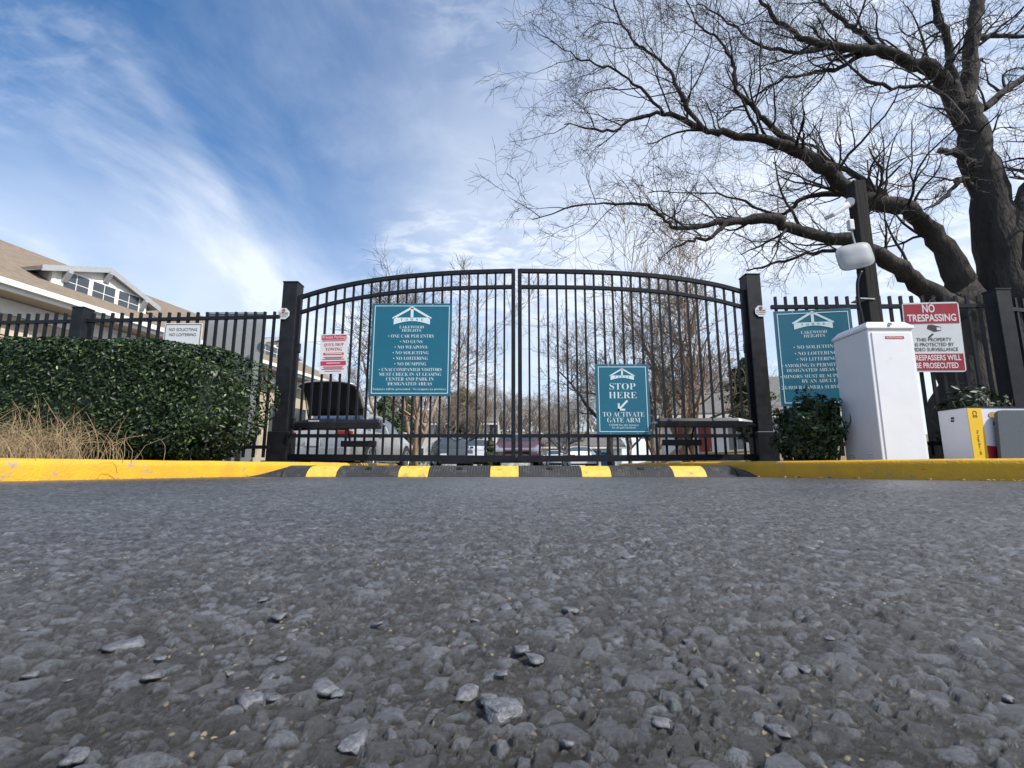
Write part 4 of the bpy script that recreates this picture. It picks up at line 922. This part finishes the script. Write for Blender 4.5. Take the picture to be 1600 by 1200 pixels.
limb([(1510, 195, 8), (1460, 137, 5), (1390, 138, 4), (1340, 115, 3), (1290, 60, 1.5)], -0.2, -0.6, 12, 1.3)
limb([(1535, 170, 9), (1575, 140, 8), (1620, 105, 7)], 0.2, 0.6, 8, 1.4)
limb([(1575, 440, 30), (1590, 370, 25), (1608, 310, 22), (1640, 230, 18), (1690, 120, 12)], 0.2, 0.8, 12, 1.7, start=0.5)
limb([(1605, 450, 34), (1630, 350, 28), (1655, 250, 22), (1650, 100, 14)], -0.2, -0.6, 10, 1.7, start=0.5)
limb([(1520, 255, 9), (1495, 240, 8), (1468, 235, 6)], -0.2, -0.5, 1, 0.4)
limb([(1522, 290, 8), (1500, 280, 7), (1492, 290, 5), (1470, 315, 3), (1445, 330, 1.5)], -0.2, -0.6, 6, 0.7)
limb([(1540, 300, 14), (1530, 240, 13), (1520, 190, 11)], 0.35, 0.4, 2, 0.8)
LB.build('trunk', M['bark'], oak, smooth=True, fix=False); tag(TW.build('crown', M['twig'], oak, fix=False), kind='stuff')

def bare_tree(name, h, spread, stems, seed, barkm, twigm, maxlev=4, kids=(4, 6), up=0.12, forkz=0.25):
    rnd = random.Random(seed); g = empty(name); lb, tw = MB(), MB()
    fk = h * forkz
    if stems == 1:
        lb.tube([(0, 0, -0.1), (0.03*h*rnd.uniform(-.5, .5), 0, fk*0.5), (0.0, 0, fk)], [h*0.026, h*0.021, h*0.018], 8)
        base = [(Vector((0, 0, fk*rnd.uniform(0.8, 1.0))), h*0.014) for _ in range(6)]
    else:
        base = [(Vector((rnd.uniform(-.12, .12), rnd.uniform(-.12, .12), -0.05)), h*0.012) for _ in range(stems)]
    for i, (b0, r) in enumerate(base):
        a = 6.283 * i / len(base) + rnd.uniform(-.4, .4); lean = rnd.uniform(0.15, 0.55) * spread
        branch(lb, b0, (math.cos(a)*lean, math.sin(a)*lean, 1.0), (h - b0.z)*rnd.uniform(0.55, 0.7), r, 0, maxlev, rnd, up, 0.2, kids, ratio=0.55, rmin=0.006, tw=tw)
    lb.build('trunk', barkm, g, smooth=True, fix=False); tag(tw.build('crown', twigm, g, fix=False), kind='stuff'); return g
def place(g, px, Y, rz, sc, label, cat='tree', group=None, z=0.0):
    g.location = (P(px, 700, Y).x, Y, z); g.rotation_euler = (0, 0, rz); g.scale = (sc, sc, sc); return tag(g, label, cat, group)
t1 = bare_tree('crape_myrtle', 7.0, 1.0, 5, 3, M['pale_bark'], M['pale_twig'], 4, (4, 7))
place(t1, 650, 18.5, 0.3, 1.10, 'bare tan multi stemmed tree behind the large teal sign', group='bare trees beyond the gate')
t2 = bare_tree('crape_myrtle', 7.2, 1.0, 5, 8, M['pale_bark'], M['pale_twig'], 4, (4, 5))
place(t2, 1078, 15.0, 1.1, 1.14, 'bare pale barked multi stemmed tree in front of the grey roofed house', group='bare trees beyond the gate')
t3 = copy_tree(t1); place(t3, 1022, 14.5, 2.2, 0.72, 'slim bare pale trunked tree beside the STOP HERE sign', group='bare trees beyond the gate')
t4 = bare_tree('bare_tree', 7.5, 1.5, 1, 14, M['bark'], M['twig'], 4, (4, 5), 0.06)
place(t4, 955, 23, 0.5, 0.98, 'bare dark spreading tree beyond the STOP HERE sign', group='bare trees beyond the gate')
t5 = bare_tree('bare_tree', 9.0, 1.0, 1, 31, M['pale_twig'], M['pale_twig'], 4, (4, 5), 0.12)
far_spots = [(690, 44, .95), (722, 50, 1.15), (748, 46, .9), (778, 58, 1.1), (800, 62, 1.05), (832, 56, .95), (858, 66, 1.2), (884, 55, .9), (905, 60, 1.0), (985, 48, .95), (1130, 40, 1.0), (625, 52, 1.2), (600, 60, 1.2), (540, 48, 1.2), (1045, 58, 1.2), (1180, 46, 1.15), (765, 78, 1.5), (815, 85, 1.5), (870, 82, 1.5), (935, 80, 1.5), (710, 84, 1.5)]
for i, (px, Y, sc) in enumerate(far_spots):
    g = t5 if i == 0 else copy_tree(t5)
    place(g, px, Y, 1.3 * i, sc, 'slender bare brown tree in the far woods beyond the parked cars', group='far woods')
def evergreen(name, h, r, n, m, seed, conic=True):
    g = empty(name); rnd = random.Random(seed); MB().tube([(0, 0, -0.1), (0, 0, h*0.9)], [h*0.022, h*0.005], 7).build('trunk', M['bark'], g)
    z = np.random.default_rng(seed).random(n); rg = np.random.default_rng(seed+1)
    lay = 0.75 + 0.25*np.sin(z*38 + rg.random(n)*1.5)
    rad = r * ((1 - z)**0.8 if conic else np.sqrt(np.clip(1 - (2*z-1)**2, 0, 1))) * lay * np.sqrt(rg.uniform(0.25, 1, n)); a = rg.random(n)*6.283
    rad *= 1 + 0.25*np.sin(a*3 + z*9)
    pos = np.stack([rad*np.cos(a), rad*np.sin(a), h*(0.06 + 0.94*z) if conic else h*(0.25 + 0.75*z)], 1); nr_ = np.stack([np.cos(a), np.sin(a), 0.5 + 0*a], 1)
    tag(leaves_mesh('crown', pos, nr_, h*0.022, m, g), kind='stuff'); return g
e1 = evergreen('evergreen_tree', 5.5, 1.5, 5000, M['needle'], 5)
place(e1, 600, 28, 0, 0.95, 'dark green cone shaped evergreen behind the silver car', group='evergreens beyond the gate')
e2 = copy_tree(e1); place(e2, 632, 31, 1.5, 0.9, 'dark green evergreen between the silver car and the tan tree', group='evergreens beyond the gate')
e3 = evergreen('evergreen_tree', 8.0, 2.0, 5000, M['olive'], 9, conic=False); place(e3, 722, 50, 0, 1.0, 'tall olive brown pine in the far woods', group='evergreens beyond the gate')
e4 = evergreen('evergreen_tree', 6.0, 1.3, 6000, M['needle'], 12, conic=False); place(e4, 1176, 16, 0, 0.6, 'dark rounded evergreen by the right gate post', group='evergreens beyond the gate')
e5 = copy_tree(e1); place(e5, 766, 26, 0.5, 0.36, 'small dark conical cypress near the parked cars', group='evergreens beyond the gate')
e6 = copy_tree(e3); place(e6, 1052, 48, 1.0, 0.8, 'olive tree behind the grey roofed house', group='evergreens beyond the gate')

# ------------------------------------------------------------------ buildings
D2 = Vector((0.18, 0.984)); N2 = Vector((0.984, -0.18)); E0 = Vector((-11.97, 11.1)); EZ = 4.46
club = empty('clubhouse', (E0.x, E0.y, 0), label='long clubhouse with brown shingle roof and white gabled dormers left of the gate', cat='building')
def cl(a, b, z):           # a along the eave, b inward from it
    return Vector((D2.x*a - N2.x*b, D2.y*a - N2.y*b, z))
A0, A1 = -7.0, 17.0; TP = math.tan(R(29)); RB = 5.2
mb = MB(); mb.quad(cl(A0, 0, EZ), cl(A1, 0, EZ), cl(A1 - 3.6, RB, EZ + RB*TP), cl(A0, RB, EZ + RB*TP)); mb.quad(cl(A1, 0, EZ), cl(A1, 2*RB, EZ), cl(A1 - 3.6, RB, EZ + RB*TP))
mb.quad(cl(A0, 2*RB, EZ), cl(A1, 2*RB, EZ), cl(A1 - 3.6, RB, EZ + RB*TP), cl(A0, RB, EZ + RB*TP))
roof = mb.build('roof', M['shingle'], club, fix=False)
# shingle courses: thin proud strips up the slope
mb = MB()
for k in range(1, 36):
    b_ = k * 0.145; z = EZ + b_*TP + 0.012; a1 = A1 - 3.6*b_/RB
    mb.quad(cl(A0, b_, z), cl(a1, b_, z), cl(a1, b_ + 0.14, z + 0.14*TP - 0.010), cl(A0, b_ + 0.14, z + 0.14*TP - 0.010)); mb.quad(cl(A0, b_, z - 0.012), cl(a1, b_, z - 0.012), cl(a1, b_, z), cl(A0, b_, z))
mb.build('shingle_courses', M['shingle'], roof, fix=False)
def cbox(name, a0, a1, b0, b1, z0, z1, m, parent=club, bevel=0):
    mb = MB(); 
    for z in (z0, z1):
        for a, b_ in ((a0, b0), (a1, b0), (a1, b1), (a0, b1)): mb.v.append(tuple(cl(a, b_, z)))
    mb.f = [(0,1,2,3),(4,7,6,5),(0,4,5,1),(1,5,6,2),(2,6,7,3),(3,7,4,0)]; return mb.build(name, m, parent, bevel=bevel)
cbox('gutter', A0, A1, -0.12, 0.0, EZ - 0.13, EZ + 0.01, M['trim']); cbox('fascia', A0, A1, 0.002, 0.06, EZ - 0.24, EZ - 0.02, M['trim'])
cbox('soffit', A0, A1 - .02, 0.06, 0.75, EZ - 0.24, EZ - 0.20, M['siding_tan'])
wall = cbox('wall', A0, A1 - 0.6, 0.72, 2*RB - 0.7, 0, EZ - 0.24, M['siding_tan'])
for k in range(9): cbox('window', 2.4 + 1.7*k, 3.4 + 1.7*k, 0.69, 0.73, 1.2, 2.9, M['glass'], wall) if k not in (3,) else None
cbox('frieze_board', A0, A1 - 0.6, 0.68, 0.72, EZ - 0.62, EZ - 0.26, M['trim'], wall)
# stone veneer, stone by stone, where it shows above the hedge
rs = random.Random(4); z = 1.55
while z < 3.55:
    hrow = rs.uniform(0.16, 0.27); a = -4.2 + rs.uniform(0, 0.3)
    while a < 5.2:
        wst = rs.uniform(0.22, 0.55); dp = rs.uniform(0.03, 0.07)
        cbox('stone', a + 0.008, a + wst - 0.008, 0.715 - dp, 0.722, z + 0.008, z + hrow - 0.008, M['stone'], wall); a += wst
    z += hrow
def dormer(ac, wd, label_i):
    g = club; bf = 1.35; z0, ze, za = 4.95, 5.62, 6.14; hw = wd/2; bb = 4.6
    mb = MB(); pl = [(ac-hw, z0), (ac+hw, z0), (ac+hw, ze - 0.02), (ac, za - 0.06), (ac-hw, ze - 0.02)]
    dw = MB().prism(pl, lambda a, z, t: cl(a, t, z), bf, bb).build('dormer_wall', M['siding'], g)
    for k in range(3):   # side boards
        for s in (-1, 1): cbox('side_board', ac + s*(hw + 0.006) - 0.006, ac + s*(hw + 0.006) + 0.006, bf + 0.15, bb, z0 + 0.05 + 0.2*k, z0 + 0.235 + 0.2*k, M['siding'], dw)
    for s in (-1, 1): cbox('corner_board', ac + s*hw - 0.06, ac + s*hw + 0.06, bf - 0.02, bf + 0.1, z0, ze, M['trim'], dw)
    ov = 0.15; hw2 = hw + 0.42; sl_ = (za - ze)/hw; zo = ze - sl_*0.42
    for s in (-1, 1):
        mb = MB().prism([(ac, za + 0.09), (ac + s*hw2, zo + 0.09), (ac + s*hw2, zo), (ac, za)], lambda a, z, t: cl(a, t, z), bf - ov, bb + 0.6)
        r_ = mb.build('dormer_roof', M['shingle'], g)
        MB().prism([(ac, za + 0.10), (ac + s*(hw2 + .02), zo + 0.10), (ac + s*(hw2 + .02), zo - 0.07), (ac, za - 0.07)], lambda a, z, t: cl(a, t, z), bf - ov - 0.04, bf - ov - 0.002).build('barge_board', M['grey_trim'], r_)
        MB().prism([(ac + s*0.01, za - 0.003), (ac + s*hw2, zo - 0.003), (ac + s*hw2, zo - 0.02), (ac + s*0.01, za - 0.02)], lambda a, z, t: cl(a, t, z), bf - ov, bb).build('roof_soffit', M['grey_trim'], r_)
    for q, zz_ in ((-hw*0.82, zo + 0.36), (0.0, za - 0.12), (hw*0.90, zo + 0.30)):    # brackets
        zq = za - 0.05 - abs(q)*sl_
        MB().prism([(bf, zq - 0.34), (bf - 0.07, zq - 0.34), (bf - 0.24, zq - 0.08), (bf - 0.24, zq), (bf - 0.16, zq), (bf - 0.06, zq - 0.18), (bf - 0.06, zq), (bf, zq)], lambda b_, z, t: cl(t, b_, z), ac + q - 0.06, ac + q + 0.06).build('bracket', M['grey_trim'], dw)
    for k in (-1, 0, 1):
        x0 = ac + k*(wd*0.29) - wd*0.122; x1 = x0 + wd*0.244; w0, w1 = z0 + 0.16, z0 + 0.72
        fr = cbox('window_frame', x0 - 0.05, x1 + 0.05, bf - 0.03, bf - 0.002, w0 - 0.05, w1 + 0.05, M['trim'], dw)
        xm, zm = (x0+x1)/2, (w0+w1)/2
        for (p0, p1) in ((x0, xm - 0.012), (xm + 0.012, x1)):
            for (s0, s1) in ((w0, zm - 0.012), (zm + 0.012, w1)): cbox('pane', p0, p1, bf - 0.034, bf - 0.028, s0, s1, M['glass'], fr)
dormer(3.5, 2.85, 0); dormer(11.9, 2.85, 1)

def house(name, c, rz, ln, wd, eh, pitch, wallm, roofm, label, windows, doors=(), group=None):
    g = empty(name, c, rz, label=label, cat='building', group=group); rh = wd/2*math.tan(R(pitch))
    wl = MB().prism([(-wd/2, 0), (wd/2, 0), (wd/2, eh), (0, eh + rh - 0.05), (-wd/2, eh)], lambda y, z, t: (t, y, z), -ln/2, ln/2).build('wall', wallm, g)
    for s in (-1, 1):
        MB().prism([(0, eh + rh), (s*(wd/2 + 0.45), eh - 0.45*math.tan(R(pitch))), (s*(wd/2 + 0.45), eh - 0.45*math.tan(R(pitch)) + 0.14), (0, eh + rh + 0.14)], lambda y, z, t: (t, y, z), -ln/2 - 0.4, ln/2 + 0.4).build('roof', roofm, g)
    MB().box((0, -wd/2 - 0.47, eh - 0.30), (ln + 0.8, 0.06, 0.2)).build('fascia', M['trim'], g)
    for x, z, w, h in windows:
        f = MB().box((x, -wd/2 - 0.02, z), (w + 0.2, 0.04, h + 0.2)).build('window_frame', M['trim'], wl); MB().box((x - w/4, -wd/2 - 0.045, z), (w/2 - 0.03, 0.012, h)).build('pane', M['glass'], f); MB().box((x + w/4, -wd/2 - 0.045, z), (w/2 - 0.03, 0.012, h)).build('pane', M['glass'], f)
    for x, w, m in doors:
        d_ = MB().box((x, -wd/2 - 0.03, 1.05), (w, 0.05, 2.1)).build('door', m, wl); MB().tube([(x + w*0.35, -wd/2 - 0.06, 1.0), (x + w*0.35, -wd/2 - 0.1, 1.0)], [0.03]*2, 6).build('handle', M['steel'], d_)
    return g
ww = [(-7 + 2.0*i, z, 0.9, 1.3) for i in range(8) for z in (1.5, 4.2)]
hx = P(705, 700, 55)
house('apartment_house', (hx.x - 2.0, 58, 0), R(-4), 14, 8, 5.0, 22, M['siding'], M['grey_shingle'], 'cream two storey apartment house behind the dark parked vehicle', ww, [(-2.1, 1.0, M['red_door']), (3.9, 1.0, M['red_door'])])
hx = P(862, 700, 60)
house('apartment_house', (hx.x, 63, 0), R(4), 16, 8, 2.7, 24, M['siding'], M['grey_shingle'], 'low cream building beyond the white sedan', [(-5 + 2.5*i, 1.5, 1.0, 1.2) for i in range(5)])
house('grey_roofed_house', (14.0, 28.5, 0.0), R(-12), 11, 8, 2.9, 29, M['siding'], M['grey_shingle'], 'low white house with grey shingle roof and red doors behind the right gate leaf',
      [(-2.0, 1.5, 0.8, 1.2), (0.2, 1.5, 0.9, 1.2), (3.8, 1.5, 1.2, 1.2)], [(-4.5, 0.6, M['red_door']), (-3.5, 0.6, M['red_door'])])
# parking lot sheet seen beyond the gate is the road itself; a low dry bank on the right
mb = MB()
for i in range(13):
    for j in range(5):
        x = 3.4 + 0.9*i; y = 11 + 2.2*j; mb.v.append((x, y, 0.01 + (0.30 + 0.08*i) * min(1, j/2.5) * min(1, i/3) + 0.03*mnoise.noise(Vector((x, y, 0)))))
for i in range(12):
    for j in range(4): mb.f.append((i*5+j, i*5+j+1, (i+1)*5+j+1, (i+1)*5+j))
tag(mb.build('lawn_bank', M['lawn'], smooth=True), kind='structure')

# ------------------------------------------------------------------ parked cars
def lerp_prof(prof, x): return float(np.interp(x, [p[0] for p in prof], [p[1] for p in prof]))
def make_car(name, paint, label, ln=4.75, wd=1.82, suv=False, boot_open=False, group='cars parked beyond the gate'):
    g = empty(name, label=label, cat='car', group=group); hl = ln/2
    rz_ = 1.70 if suv else 1.44; belt = 1.08 if suv else 0.93
    top = [(-hl, 0.62), (-hl + 0.08, belt - 0.06), (-hl + 0.62, belt + 0.10), (-hl + (0.75 if suv else 1.35), rz_ - 0.07), (-hl + 1.9, rz_), (0.15, rz_), (0.62, rz_ - 0.07), (hl - 1.42, belt + 0.06), (hl - 0.5, belt - 0.12), (hl - 0.1, 0.72), (hl, 0.55)]
    if suv: top[2] = (-hl + 0.2, belt + 0.25)
    xs = sorted(set([round(-hl + ln*i/44, 3) for i in range(45)] + [round(t[0], 3) for t in top])); K = 8; V = []
    def hwid(x): t = abs(x)/hl; return wd/2 * (1 - 0.20*max(0, (t-0.72)/0.28)**2)
    for x in xs:
        w = hwid(x); zt_ = lerp_prof(top, x); bl = min(belt, zt_ - 0.015); over = zt_ - bl; inn = min(1, over/0.45)
        sill = 0.22 + 0.12*max(0, (abs(x)/hl - 0.85)/0.15)
        V.append([(x, w*0.90, sill), (x, w*0.985, 0.38), (x, w, 0.62 if bl > 0.66 else bl*0.9), (x, w*0.965, bl), (x, w*(0.955 - 0.19*inn), bl + over*0.80), (x, w*(0.90 - 0.24*inn), bl + over*0.95), (x, w*0.45, zt_ + 0.008), (x, 0, zt_ + 0.02)])
    body, glass = MB(), MB()
    for s in (1, -1):
        for i in range(len(xs)-1):
            xm = (xs[i] + xs[i+1])/2; zt_ = lerp_prof(top, xm); slope = (lerp_prof(top, xs[i+1]) - lerp_prof(top, xs[i])) / (xs[i+1]-xs[i])
            for j in range(K-1):
                q = [V[i][j], V[i+1][j], V[i+1][j+1], V[i][j+1]]; q = [(a, b_*s, c_) for a, b_, c_ in q]
                gl_ = False
                if zt_ > belt + 0.14:
                    if j == 3 and not (0.0 < xm + 0.10 < 0.10) and not (abs(xm + hl - 1.1) < 0.06): gl_ = True
                    if j in (5, 6) and abs(slope) > 0.32 and zt_ < rz_ - 0.03: gl_ = True
                (glass if gl_ else body).quad(*q)
    for i_end in (0, -1):
        r = V[i_end]; ring = [(a, b_, c_) for a, b_, c_ in r] + [(a, -b_, c_) for a, b_, c_ in r[::-1][1:]]; body.quad(*ring)
    def weld(mb, nm, m):
        o = mb.build(nm, m, g, fix=False); bm = bmesh.new(); bm.from_mesh(o.data); bmesh.ops.remove_doubles(bm, verts=bm.verts, dist=0.002); bmesh.ops.recalc_face_normals(bm, faces=bm.faces); bm.to_mesh(o.data); bm.free()
        o.data.polygons.foreach_set('use_smooth', [True]*len(o.data.polygons)); return o
    bo = weld(body, 'body', paint); weld(glass, 'windows', M['car_glass'])
    wr = 0.36 if suv else 0.325
    for x in (hl - 0.92, -hl + 0.98):
        for s in (-1, 1):
            MB().tube([(x, s*(wd/2 - 0.20), wr), (x, s*(wd/2 + 0.004), wr)], [wr + 0.06]*2, 22).build('wheel_arch', M['lining'], g)
            wh = MB().tube([(x, s*(wd/2 - 0.18), wr), (x, s*(wd/2 + 0.002), wr), (x, s*(wd/2 + 0.012), wr)], [wr, wr, wr - 0.03], 24).build('wheel', M['tyre'], g)
            rim = MB(); rim.tube([(x, s*(wd/2 + 0.006), wr), (x, s*(wd/2 + 0.016), wr)], [0.05]*2, 10)
            for k in range(7):
                a = 6.283*k/7; rim.box((x + 0.115*math.cos(a), s*(wd/2 + 0.015), wr + 0.115*math.sin(a)), (0.20, 0.012, 0.035), Matrix.Rotation(-a, 3, 'Y'))
            rim.tube([(x + 0.215*math.cos(6.283*k/20), s*(wd/2 + 0.014), wr + 0.215*math.sin(6.283*k/20)) for k in range(21)], [0.014]*21, 5); rim.build('rim', M['galv'], wh)
    for s in (-1, 1):
        box('headlight', (hl - 0.16, s*(wd*0.36), 0.70), (0.22, 0.36, 0.13), M['headlamp'], g, bevel=0.03); box('tail_light', (-hl + 0.07, s*(wd*0.36), 0.80), (0.10, 0.36, 0.14), M['tail_red'], g, bevel=0.02)
        mi = box('mirror', (hl - 1.55, s*(wd/2 + 0.09), belt + 0.06), (0.10, 0.18, 0.12), paint, g, bevel=0.03)
        for x in (0.2, -0.75): box('door_handle', (x, s*(wd/2 - 0.005), belt - 0.10), (0.16, 0.03, 0.03), M['galv'], g)
    box('grille', (hl - 0.03, 0, 0.60), (0.05, wd*0.5, 0.14), M['lining'], g); box('front_bumper', (hl - 0.05, 0, 0.36), (0.16, wd*0.86, 0.2), M['black_plastic'], g, bevel=0.04)
    box('rear_bumper', (-hl + 0.05, 0, 0.42), (0.16, wd*0.88, 0.24), paint, g, bevel=0.05); box('number_plate', (-hl - 0.035, 0, 0.62), (0.012, 0.32, 0.15), M['sign_white'], g)
    if boot_open:
        # raised boot lid: outer skin and dark lining, hinged below the rear window
        hx_, hz_ = -hl + 1.05, rz_ - 0.10; nn = 11
        pr = [(0.0, 0.02), (-0.10, 0.20), (-0.24, 0.40), (-0.42, 0.58), (-0.60, 0.68), (-0.74, 0.70)]
        def lidmesh(nm, m, wsc, off, th):
            mb = MB()
            for layer in (0, 1):
                for a, b_ in pr:
                    for j in range(nn):
                        t = -1 + 2*j/(nn-1); mb.v.append((hx_ + a + 0.10*t*t*(b_ > 0.1) + off, t*wd*0.40*wsc*(1 - 0.10*b_), hz_ + b_ - 0.11*t*t*t*t*b_ - layer*th + off))
            k = len(pr)*nn
            for i in range(len(pr)-1):
                for j in range(nn-1):
                    q = (i*nn+j, i*nn+j+1, (i+1)*nn+j+1, (i+1)*nn+j); mb.f.append(q); mb.f.append(tuple(x + k for x in q[::-1]))
            rim = list(range(nn)) + [i*nn + nn-1 for i in range(1, len(pr))] + [(len(pr)-1)*nn + j for j in range(nn-2, -1, -1)] + [i*nn for i in range(len(pr)-2, 0, -1)]
            for a, b_ in zip(rim, rim[1:] + rim[:1]): mb.f.append((a, b_, b_ + k, a + k))
            return mb.build(nm, m, g, smooth=True)
        lidmesh('boot_lid', paint, 1.0, 0.0, 0.035); lidmesh('lid_lining', M['lining'], 0.93, -0.035, 0.02)
        for s in (-1, 1): MB().tube([(hx_ - 0.12, s*wd*0.34, hz_ - 0.15), (hx_ - 0.36, s*wd*0.35, hz_ + 0.46)], [0.012]*2, 6).build('gas_strut', M['black_metal'], g)
        box('boot_opening', (-hl + 0.40, 0, belt + 0.045), (0.62, wd*0.74, 0.05), M['lining'], g)
    return g
def put(g, px, Y, rz, sc=1.0): g.location = (P(px, 700, Y).x, Y, 0.0); g.rotation_euler = (0, 0, rz); g.scale = (sc,)*3
put(make_car('parked_car', M['car_silver'], 'silver sedan with its boot lid raised, parked behind the left gate leaf', boot_open=True), 557, 13.9, R(85), 1.05)
put(make_car('parked_car', M['car_dark'], 'dark parked vehicle standing in front of the apartment house', suv=True), 704, 27, R(-75))
put(make_car('parked_car', M['car_lightsilver'], 'pale silver parked vehicle beside the dark one', suv=True), 742, 29, R(-80))
put(make_car('parked_car', M['car_maroon'], 'maroon sedan facing the gate, behind the meeting stiles'), 808, 20.5, R(-90))
put(make_car('parked_car', M['car_white'], 'white sedan with red tail lights facing away beyond the gate'), 903, 33, R(90))
put(make_car('parked_car', M['car_lightsilver'], 'small far pale car beside the white sedan'), 868, 40, R(-88))
def bin_(px, Y, label):
    g = empty('wheeled_bin', (P(px, 700, Y).x, Y, 0), label=label, cat='bin', group='blue bins beyond the gate')
    MB().prism([(-0.24, 0), (0.24, 0), (0.31, 1.0), (-0.31, 1.0)], lambda a, b_, t: (a, t, b_), -0.3, 0.3).build('tub', M['bin_blue'], g, bevel=0.02); box('lid', (0, -0.02, 1.03), (0.66, 0.68, 0.06), M['bin_blue'], g, bevel=0.02)
    for s in (-1, 1): MB().tube([(s*0.2, 0.27, 0.1), (s*0.27, 0.27, 0.1)], [0.1]*2, 12).build('wheel', M['tyre'], g)
bin_(927, 32, 'blue wheeled bin beside the white sedan'); bin_(946, 32, 'blue wheeled bin beyond the STOP HERE sign')
